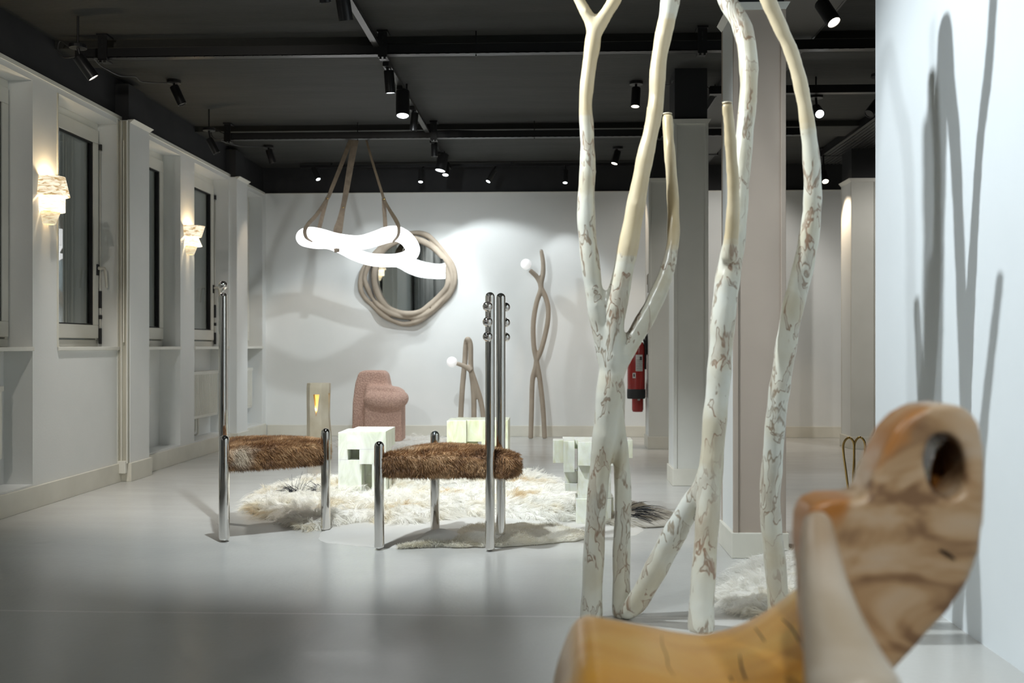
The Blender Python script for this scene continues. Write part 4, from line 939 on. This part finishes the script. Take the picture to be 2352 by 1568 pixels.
bm = B(); q = B_[-1]; lathe(bm, [(0, .0), (.012, 0), (.012, .002), (0, .002)], q + Vector((0, 0, .003)), None, 12); obj('hollow_end', bm, M['matbrown'], bl)
ts = 9.05
L1_ = W(ts, (1054, 1020), (1058, 960), (1062, 890), (1066.5, 830), (1068, 799), (1070, 785), (1074.5, 778.5), (1079, 785), (1081, 799), (1081, 830), (1082, 850), (1086, 880), (1088, 910), (1088.5, 960), (1088, 1020))
L1_[0].z = L1_[-1].z = .003
for i, dy in ((3, .06), (4, .06), (5, .05)): L1_[i].y += dy
R_ = W(ts, (1082, 850), (1092, 880), (1102, 912), (1108, 940), (1112, 970), (1118, 1020)); R_[-1].z = .003
G_ = W(ts-.03, (1082, 852), (1073, 844), (1060, 838), (1047, 834))
branch_lamp([(L1_, [k*1.02]*15), (R_, [k]*6), (G_, [k, k*.95, k*.85, k*.75])], (P(1038, 831, ts-.04), .047), 'low looped beige branch lamp with a white globe behind the rear stone stool', (P(1080, 900, ts).x, P(1080, 900, ts).y, 0))
# ================================================================== PENDANT
cxp, cyp = P(820, 560, 8.0).x, P(820, 560, 8.0).y
def ring(u, v, t_): return P(u, v, t_)
RP = [(700, 546, 8.02, .070), (712, 541, 7.86, .070), (736, 543, 7.74, .064), (767, 551, 7.66, .060), (806, 557, 7.61, .058), (834, 556, 7.60, .057), (866, 547, 7.62, .060), (890, 539, 7.66, .064), (912, 537, 7.74, .062), (934, 549, 7.88, .060), (948, 572, 8.04, .060),
      (938, 589, 8.18, .058), (912, 597, 8.30, .056), (880, 598, 8.36, .056), (848, 595, 8.38, .054), (815, 584, 8.37, .053), (785, 569, 8.34, .053), (755, 557, 8.28, .056), (724, 554, 8.18, .062)]
t = empty('pendant_lamp', (cxp, cyp, 1.7), 'glowing white twisted tube ring hanging from brown straps before the mirror', 'pendant lamp')
bm = B(); tube(bm, [P(u, v, t_) for u, v, t_, r_ in RP], [r_*.97 for *_, r_ in RP], 24, 8, closed=True); obj('glowing_ring', bm, M['pendant'], t, smooth=True)
can = P(821, 300, 8.0); can.z = ZC
bm = B(); lathe(bm, [(0, -.022), (.105, -.022), (.11, -.018), (.11, -.001), (0, -.001)], can, None, 32); obj('canopy', bm, M['strap'], t, auto=30)
xv = Vector((1, 0, 0)); xy = Vector((.8, -.6, 0))
def strap(pts_, wd, wv): 
    bm = B(); ribbon(bm, pts_, wd, .004, wv, 6); obj('strap', bm, M['strap'], t, auto=40)
strap([P(811, 306, 7.95), P(785, 375, 7.92), P(763, 430, 7.88), P(752, 456, 7.86), P(728, 492, 7.80), P(708, 514, 7.76), P(700, 530, 7.74), P(704, 546, 7.73), P(718, 555, 7.73)], [.035, .035, .033, .03, .03, .03, .03, .028, .02], Vector((.75, .66, 0)))
strap([P(752, 454, 7.90), P(744, 482, 7.98), P(738, 505, 8.04), P(733, 525, 8.08)], [.03, .032, .034, .034], Vector((.9, -.4, 0)))
strap([P(819, 306, 8.02), P(806, 375, 8.10), P(795, 440, 8.18), P(788, 476, 8.22), P(782, 505, 8.28), P(776, 530, 8.34), P(773, 560, 8.30), P(774, 579, 8.25)], [.055, .052, .046, .042, .055, .075, .06, .04], xv)
strap([P(837, 306, 7.95), P(855, 370, 7.92), P(872, 425, 7.88), P(882, 457, 7.84), P(895, 482, 7.78), P(909, 505, 7.66), P(916, 522, 7.60), P(914, 541, 7.59), P(902, 556, 7.61)], [.022, .024, .026, .028, .028, .032, .032, .03, .02], Vector((.75, -.66, 0)))
strap([P(881, 454, 7.88), P(882.5, 480, 7.92), P(884, 500, 7.95), P(885, 522, 7.97)], [.03, .032, .032, .034], Vector((.9, .4, 0)))
for u, v, t_ in ((788, 476, 8.20), (752, 455, 7.84), (882, 457, 7.82)):
    bm = B(); lathe(bm, [(0, 0), (.007, 0), (.006, .004), (0, .005)], P(u, v, t_-.01), (0, -1, 0), 12); obj('rivet', bm, M['brass'], t)
# ================================================================== EXTINGUISHERS
x0, y0 = colC
def extinguisher(x, y, r_, z0, z1, label, banded):
    t = empty('fire_extinguisher', (x, y, z0), label, 'fire extinguisher')
    bm = B(); lathe(bm, [(0, z0), (r_*.86, z0), (r_, z0+.02), (r_, z1-r_*.9), (r_*.8, z1-r_*.35), (r_*.3, z1), (0, z1)], (x, y, 0), None, 28); obj('cylinder', bm, M['red'], t, smooth=True)
    if banded:
        bm = B(); lathe(bm, [(0, z0-.003), (r_*1.0, z0-.003), (r_*1.04, z0+.01), (r_*1.04, z0+.075), (r_, z0+.08)], (x, y, 0), None, 28); obj('foot_band', bm, M['rubber'], t, auto=30)
    bm = B(); lathe(bm, [(0, 0), (.016, 0), (.018, .03), (.014, .05), (0, .05)], (x, y, z1-.01), None, 12); box(bm, (x-.015, y-.06, z1+.03), (x+.01, y+.015, z1+.045)); box(bm, (x-.012, y-.07, z1+.055), (x+.008, y+.01, z1+.065)); obj('valve_and_lever', bm, M['rubber'], t)
    bm = B(); tube(bm, [(x, y, z1+.02), (x+r_*.6, y-.02, z1+.03), (x+r_*.98, y-.03, z1-.06), (x+r_*1.0, y-.04, z0+.25)], .009, 8, 6); obj('hose', bm, M['rubber'], t, smooth=True)
    # curved labels
    def lab(a0, a1, za, zb, mm, rr, nm='label'):
        bm = B(); k_ = 8; lo_ = [bm.verts.new((x+rr*math.cos(a0+(a1-a0)*i/k_), y+rr*math.sin(a0+(a1-a0)*i/k_), za)) for i in range(k_+1)]; hi_ = [bm.verts.new((v_.co.x, v_.co.y, zb)) for v_ in lo_]
        for i in range(k_): bm.faces.new((lo_[i], lo_[i+1], hi_[i+1], hi_[i]))
        return obj(nm, bm, mm, t, smooth=True)
    D_ = math.radians
    return t, lab, D_
if True:
    xe = x0-.095; ye = y0+.13
    t, lab, D_ = extinguisher(xe, ye, .076, .425, .93, 'large red fire extinguisher with a black foot band on the far column', True)
    lab(D_(-98), D_(-50), .66, .80, M['label'], .0768)
    for i in range(7): lab(D_(-95), D_(-53), .668+i*.014, .672+i*.014, M['ink'], .0773, 'printed_line')
    lab(D_(-72), D_(-55), .755, .785, M['ink'], .0774, 'pictogram')
    lab(D_(-118), D_(-98), .60, .645, M['label'], .0768, 'inspection_sticker'); lab(D_(-113), D_(-103), .612, .636, M['ink'], .0773, 'printed_mark')
    bm = B(); box(bm, (x0-.02, ye-.02, .80), (x0-.001, ye+.02, .98)); obj('wall_bracket', bm, M['rubber'], t)
    t, lab, D_ = extinguisher(x0-.072, y0+.26, .05, .30, .40+.16, 'smaller red fire extinguisher hanging lower behind the large one', False)
    lab(D_(-95), D_(-70), .40, .44, M['label'], .0506, 'inspection_sticker')
    bm = B(); box(bm, (x0-.002-.004, y0+.03, 1.33), (x0-.002+.003, y0+.09, 1.49)); sg = obj('wall_sign', bm, M['label'], label='small pale notice plate on the side of the far column', cat='sign')
    bm = B(); box(bm, (x0-.008, y0+.036, 1.40), (x0-.005, y0+.084, 1.48)); setparent(obj('print', bm, M['matbrown']), sg) if False else obj('print', bm, M['matbrown']).__setattr__('parent', sg)
# ================================================================== BRASS STAND
t = empty('brass_wire_stand', (P(1965, 1100, 4.6).x, P(1965, 1100, 4.6).y, 0), 'brass wire frame of two loops seen between the partition and the carved seat', 'stand')
def W2(t_, *uv): return [P(u, v, t_) for u, v in uv]
for dy in (0, .05):
    pa = W2(4.6+dy, (1950, 1140), (1943, 1082), (1937, 1035), (1939, 1015), (1949, 1005), (1959, 1012), (1962, 1030), (1961, 1070), (1959.5, 1105), (1964, 1113), (1971, 1119))
    pb = W2(4.6+dy, (1962, 1100), (1962, 1060), (1962, 1025), (1966, 1011), (1975, 1004), (1984, 1011), (1987.5, 1028), (1984, 1058), (1978, 1100), (1981, 1112))
    pa[0] = Vector((pa[0].x+.04, pa[0].y, .003)); pa.insert(1, P(1952, 1146, 4.6+dy))
    pb.append(Vector((pb[-1].x+.03, pb[-1].y, .003)))
    for pp in (pa, pb):
        bm = B(); tube(bm, pp, .0052, 10, 5); obj('brass_wire', bm, M['brass'], t, smooth=True)
p = P(2012, 1085, 4.75)
bm = B(); lathe(bm, [(0, -.035), (.06, -.035), (.075, -.02), (.08, 0), (.075, .02), (.06, .035), (0, .035)], p, (0, 1, 0), 28); bmesh.ops.translate(bm, verts=bm.verts, vec=(0, .05, 0))
obj('round_pad', bm, M['resin'], t, smooth=True, label='round cream pad')
# ================================================================== BIRCH SCULPTURE
def px(t_, *uvw): return [P(u, v, t_) for u, v, w_ in uvw], [w_/2*t_/FPX for u, v, w_ in uvw]
def stem(parent, paths, name, peelfn, voxel=.0085):
    bm = B(); samp = []
    for t_, uvw, pl in paths:
        tt_ = t_ if isinstance(t_, list) else [t_]*len(uvw)
        pts_ = [P(u, v, q) for (u, v, w_), q in zip(uvw, tt_)]; rs_ = [w_/2*q/FPX for (u, v, w_), q in zip(uvw, tt_)]
        pp, rr_ = catmull(pts_, rs_, 5); 
        g_ = random.Random(len(pp)); rr_ = [r_*(1+.035*math.sin(i*.9)+.02*g_.uniform(-1, 1)) for i, r_ in enumerate(rr_)]
        tube(bm, pp, rr_, 16, 1)
        nn_ = len(pp)
        for i, p_ in enumerate(pp):
            s = i/(nn_-1)*(len(pl)-1); a_ = int(min(s, len(pl)-2)); samp.append((p_, pl[a_]+(pl[a_+1]-pl[a_])*(s-a_)))
    me = bake(bm, voxel, 5, .5)
    kd = KDTree(len(samp))
    for i, (p_, _) in enumerate(samp): kd.insert(p_, i)
    kd.balance()
    at_ = me.attributes.new('peel', 'FLOAT', 'POINT')
    vals = [max(0, min(1, (samp[kd.find(v.co)[1]][1]-.5)*6+.5)) for v in me.vertices]
    at_.data.foreach_set('value', vals)
    return meshobj(name, me, M['bark'], parent)
t = empty('branch_sculpture', (P(1500, 1400, 3.15).x, P(1500, 1400, 3.15).y, 0), 'tall sculpture of forked pale birch branches standing before the white partition', 'sculpture')
TL, TR = 3.2, 2.98
# left cluster
trunkL = [(1358, 1424, 54), (1360, 1360, 50), (1365, 1250, 49), (1371, 1150, 48), (1380, 1060, 50), (1390, 980, 56), (1400, 900, 62), (1404, 840, 58), (1403, 790, 56)]
legL2 = [(1429, 1416, 46), (1427, 1340, 43), (1428, 1250, 42), (1431, 1150, 40), (1427, 1060, 41), (1414, 980, 46), (1408, 900, 56), (1404, 840, 50)]
La = [(1398, 840, 46), (1378, 760, 40), (1368, 700, 42), (1358, 620, 44), (1349, 540, 44), (1346, 460, 42), (1350, 380, 38), (1348, 300, 34), (1345, 240, 33), (1351, 170, 34), (1360, 110, 38), (1366, 75, 38), (1392, 32, 33), (1412, 0, 32), (1432, -45, 30), (1440, -120, 28)]
La2 = [(1364, 85, 30), (1356, 50, 30), (1340, 18, 27), (1326, -10, 25), (1310, -60, 23), (1300, -120, 20)]
Lb = [(1403, 820, 54), (1410, 740, 52), (1424, 660, 50), (1440, 580, 48), (1455, 500, 46), (1468, 430, 42), (1484, 350, 40), (1500, 280, 37), (1508, 220, 38), (1512, 150, 38), (1522, 90, 40), (1535, 30, 44), (1543, -20, 46), (1556, -70, 46), (1585, -108, 46), (1620, -120, 46)]
Lc = [(1408, 870, 46), (1424, 835, 42), (1448, 790, 42), (1475, 745, 44), (1500, 700, 42), (1522, 650, 38), (1538, 600, 33), (1546, 550, 31), (1547, 490, 30), (1544, 430, 29), (1540, 370, 28), (1535, 310, 27), (1533, 262, 26)]
tL = lambda n_, a_=TL, b_=TL: [a_+(b_-a_)*i/(n_-1) for i in range(n_)]
stem(t, [(TL, trunkL, [0, 0]), (TL+.03, legL2, [0, 0, 0]), (TL, La, [0, 0, 0, 0, 0, 1, 1, 1, 1, .8]), (TL, La2, [.9, 1]),
         (tL(len(Lb), TL, 3.16), Lb, [0, 0, .3, 1, 1, 1, 1, 1, 1, .2, 0, 0, 0]), (tL(len(Lc), TL, 3.3), Lc, [0, 0, 0, 0, .2, 1, 1, 1, 1])], 'forked_trunk', None)
# right cluster with the slanting strut
R1 = [(1610, 1452, 62), (1612, 1380, 60), (1618, 1290, 56), (1624, 1200, 56), (1630, 1120, 56), (1636, 1040, 56), (1642, 960, 56), (1650, 880, 56), (1656, 800, 56), (1662, 720, 58), (1670, 650, 58), (1680, 590, 56), (1692, 530, 46), (1698, 460, 42), (1704, 380, 42), (1711, 300, 42), (1718, 230, 42), (1720, 160, 44), (1714, 100, 46), (1700, 50, 46), (1672, 5, 42), (1650, -50, 42), (1625, -110, 44), (1600, -125, 44)]
R1b = [(1674, 600, 40), (1680, 540, 36), (1684, 480, 32), (1684, 420, 30), (1680, 360, 29), (1676, 300, 28), (1670, 237, 26)]
Dg = [(1428, 1402, 34), (1448, 1398, 46), (1470, 1372, 50), (1500, 1318, 54), (1532, 1258, 56), (1562, 1202, 54), (1592, 1152, 50), (1618, 1112, 50), (1632, 1060, 46)]
stem(t, [(tL(len(R1), 2.93, 3.16), R1, [0, 0, 0, 0, 0, 0, 0, 0]), (tL(len(R1b), 3.00, 2.90), R1b, [.2, 1, 1, 1]), (tL(len(Dg), TL+.02, 2.97), Dg, [0, 0, 0])], 'forked_stem', None)
R2 = [(1790, 1440, 50), (1786, 1360, 50), (1779, 1280, 50), (1771, 1200, 49), (1769, 1130, 49), (1775, 1050, 48), (1780, 980, 48), (1788, 910, 48), (1797, 850, 48), (1808, 780, 49), (1820, 710, 50), (1836, 650, 50), (1850, 590, 48), (1860, 530, 46), (1866, 470, 44), (1866, 410, 42), (1862, 350, 40), (1855, 290, 36), (1846, 230, 34), (1833, 170, 34), (1816, 115, 33), (1798, 75, 34), (1780, 35, 36), (1764, 0, 36), (1740, -50, 34), (1722, -110, 32), (1715, -170, 30)]
stem(t, [(tL(len(R2), 3.16, 2.92), R2, [0, 0, 0, 0, 0, 0, 0, 0, .1, 1, 1, 1, 1, 1])], 'arched_stem', None)
for (u, v, w_, q) in ((1533, 262, 22, 3.3), (1670, 237, 23, 2.90)):
    bm = B(); lathe(bm, [(0, 0), (w_/2*q/FPX, 0), (w_/2*q/FPX*.95, .0025), (0, .003)], P(u, v, q), None, 20); obj('sawn_end', bm, M['resin'], t, auto=40)
# ================================================================== CARVED SEAT
t = empty('carved_seat', (.3, 1.35, 0), 'carved log seat in the near right corner, amber seat and brown pierced back', 'seat')
# seat: saddle shaped log
bm = B(); rows = []
prof_pts = [(1268, 1536, .40), (1290, 1470, .7), (1330, 1411, 1), (1400, 1418, 1), (1480, 1432, 1), (1560, 1448, 1), (1620, 1452, 1), (1700, 1430, 1), (1770, 1390, 1), (1835, 1338, .95), (1880, 1300, .7)]
TB = 1.50
pc, rc_ = catmull([P(u, v, TB) for u, v, f in prof_pts], [f for *_, f in prof_pts], 4)
for p_, f in zip(pc, rc_):
    row = []
    dz = min(.17*f, .17)
    sect = [(0, 0), (-.05, .006), (-.14, .008), (-.24, .006), (-.33, -.004), (-.40, -.03), (-.43, -.075), (-.40, -.12), (-.30, -dz), (-.15, -dz), (-.02, -.13), (.018, -.07), (.015, -.02)]
    for (yy, z_) in sect: row.append(bm.verts.new((p_.x + (-.03 if yy < -.3 else 0)*(1-f), p_.y + yy*f + (1-f)*-.1, p_.z + z_*f)))
    rows.append(row)
for a_, b_ in zip(rows, rows[1:]):
    for i in range(len(a_)): j = (i+1) % len(a_); bm.faces.new((a_[i], a_[j], b_[j], b_[i]))
bm.faces.new(rows[0][::-1]); bm.faces.new(rows[-1])
tube(bm, [(.10, 1.30, .40), (.09, 1.31, .2), (.08, 1.31, .003)], [.07, .055, .05], 14, 4)
tube(bm, [(.36, 1.36, .42), (.38, 1.40, .2), (.39, 1.41, .003)], [.07, .055, .05], 14, 4)
me = bake(bm, .009, 10, .6); meshobj('seat', me, M['amber'], t, label='amber polished seat with dark cracks')
# cracks lying in the seat surface
dg_ = bpy.context.evaluated_depsgraph_get()
seat_o = [c for c in t.children if c.name.startswith('seat')][0]
from mathutils.bvhtree import BVHTree
bvh = BVHTree.FromPolygons([v.co.copy() for v in seat_o.data.vertices], [list(p_.vertices) for p_ in seat_o.data.polygons])
def hit(u, v):
    r_ = bvh.ray_cast(Vector((0, 0, H)), ray(u, v).normalized()); return (r_[0], r_[1]) if r_[0] else (None, None)
for cr in (([(1532, 1446), (1520, 1458), (1521, 1480), (1531, 1505), (1535, 1530), (1548, 1552)], 2.2), ([(1715, 1418), (1733, 1440), (1748, 1460), (1757, 1474)], 3.2), ([(1795, 1420), (1815, 1438), (1828, 1458), (1838, 1480)], 4.5), ([(1699, 1502), (1703, 1530), (1710, 1552), (1714, 1562)], 5), ([(1676, 1552), (1682, 1566)], 4)):
    hp = [hit(u, v) for u, v in cr[0]]; hp = [(a_, n_) for a_, n_ in hp if a_]
    if len(hp) < 2: continue
    pp, _ = catmull([a_+n_*.0002 for a_, n_ in hp], [1]*len(hp), 4)
    bm = B(); n_ = len(pp); k_ = cr[1]*1.35/FPX/2; tube(bm, pp, [max(.0003, k_*math.sin(math.pi*(i+.4)/(n_+.2))**.7) for i in range(n_)], 8, 1); obj('crack', bm, M['crack'], t, smooth=True)
# back: pierced slab, pale ridge and inner cheek
tb = 1.22
def slab(bm, outline, hole, t_, th, lean=0):
    o3 = [P(u, v, t_) for u, v in outline]; h3 = [P(u, v, t_) for u, v in hole] if hole else []
    loops = [[Vector((p.x, p.z, 0)) for p in o3]] + ([[Vector((p.x, p.z, 0)) for p in h3]] if hole else [])
    tris = tessellate_polygon(loops); allp = o3+h3
    va = [bm.verts.new((p.x, p.y+(p.z-.5)*lean, p.z)) for p in allp]; vb = [bm.verts.new((p.x, p.y+(p.z-.5)*lean+th, p.z)) for p in allp]
    for a_, b_, c_ in tris:
        bm.faces.new((va[a_], va[b_], va[c_])); bm.faces.new((vb[c_], vb[b_], vb[a_]))
    n0 = len(o3)
    for i in range(n0): j = (i+1) % n0; bm.faces.new((va[i], va[j], vb[j], vb[i]))
    for i in range(len(h3)): j = (i+1) % len(h3); a_ = n0+i; b_ = n0+j; bm.faces.new((va[b_], va[a_], vb[a_], vb[b_]))
out = [(1880, 1640), (1868, 1500), (1860, 1350), (1852, 1250), (1856, 1190), (1870, 1160), (1905, 1148), (1985, 1146), (1996, 1138), (2012, 1090), (2034, 1038), (2058, 990), (2090, 955), (2135, 932), (2185, 926), (2228, 938), (2256, 975), (2266, 1040), (2268, 1120), (2264, 1200), (2252, 1275), (2228, 1340), (2176, 1410), (2112, 1480), (2050, 1550), (2010, 1610), (1990, 1680)]
hole = [(2174+47*math.cos(a_)-13*math.sin(a_), 1070-76*math.sin(a_)-4*math.cos(a_)) for a_ in [i*math.pi/9 for i in range(18)]]
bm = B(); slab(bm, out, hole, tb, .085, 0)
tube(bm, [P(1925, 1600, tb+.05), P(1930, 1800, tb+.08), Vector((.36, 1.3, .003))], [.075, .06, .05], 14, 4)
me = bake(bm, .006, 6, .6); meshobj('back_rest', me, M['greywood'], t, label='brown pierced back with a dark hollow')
# lining of the hollow
hc = P(2175, 1070, tb+.045)
bm = B(); pts_ = [(math.cos(a_)*.0235-.006*math.sin(a_), -.038*math.sin(a_)) for a_ in [i*math.pi/12 for i in range(24)]]
f0 = [bm.verts.new((hc.x+x_, hc.y-.012, hc.z+z_)) for x_, z_ in pts_]; f1 = [bm.verts.new((hc.x+x_*1.12, hc.y+.030, hc.z+z_*1.06)) for x_, z_ in pts_]
for i in range(24): j = (i+1) % 24; bm.faces.new((f0[i], f0[j], f1[j], f1[i]))
bm.faces.new(f1)
obj('hollow_lining', bm, M['holein'], t, smooth=True)
# silvered front ridge
bm = B()
tube(bm, [P(1876, 1180, 1.17), P(1880, 1235, 1.15), P(1889, 1310, 1.12), P(1905, 1400, 1.09), P(1926, 1480, 1.06), P(1948, 1568, 1.03), P(1970, 1700, 1.01), Vector((.33, 1.02, .003))], [.016, .021, .025, .031, .038, .046, .050, .045], 18, 5)
me = bake(bm, .007, 8, .6); meshobj('front_ridge', me, M['palewood'], t, label='silvery worn front edge')
pp = [P(u, v, tb-.002) for u, v in ((2158, 1262), (2175, 1270), (2194, 1284))]
bm = B(); tube(bm, pp, [.0008, .002, .0008], 8, 4); obj('crack', bm, M['crack'], t, smooth=True)
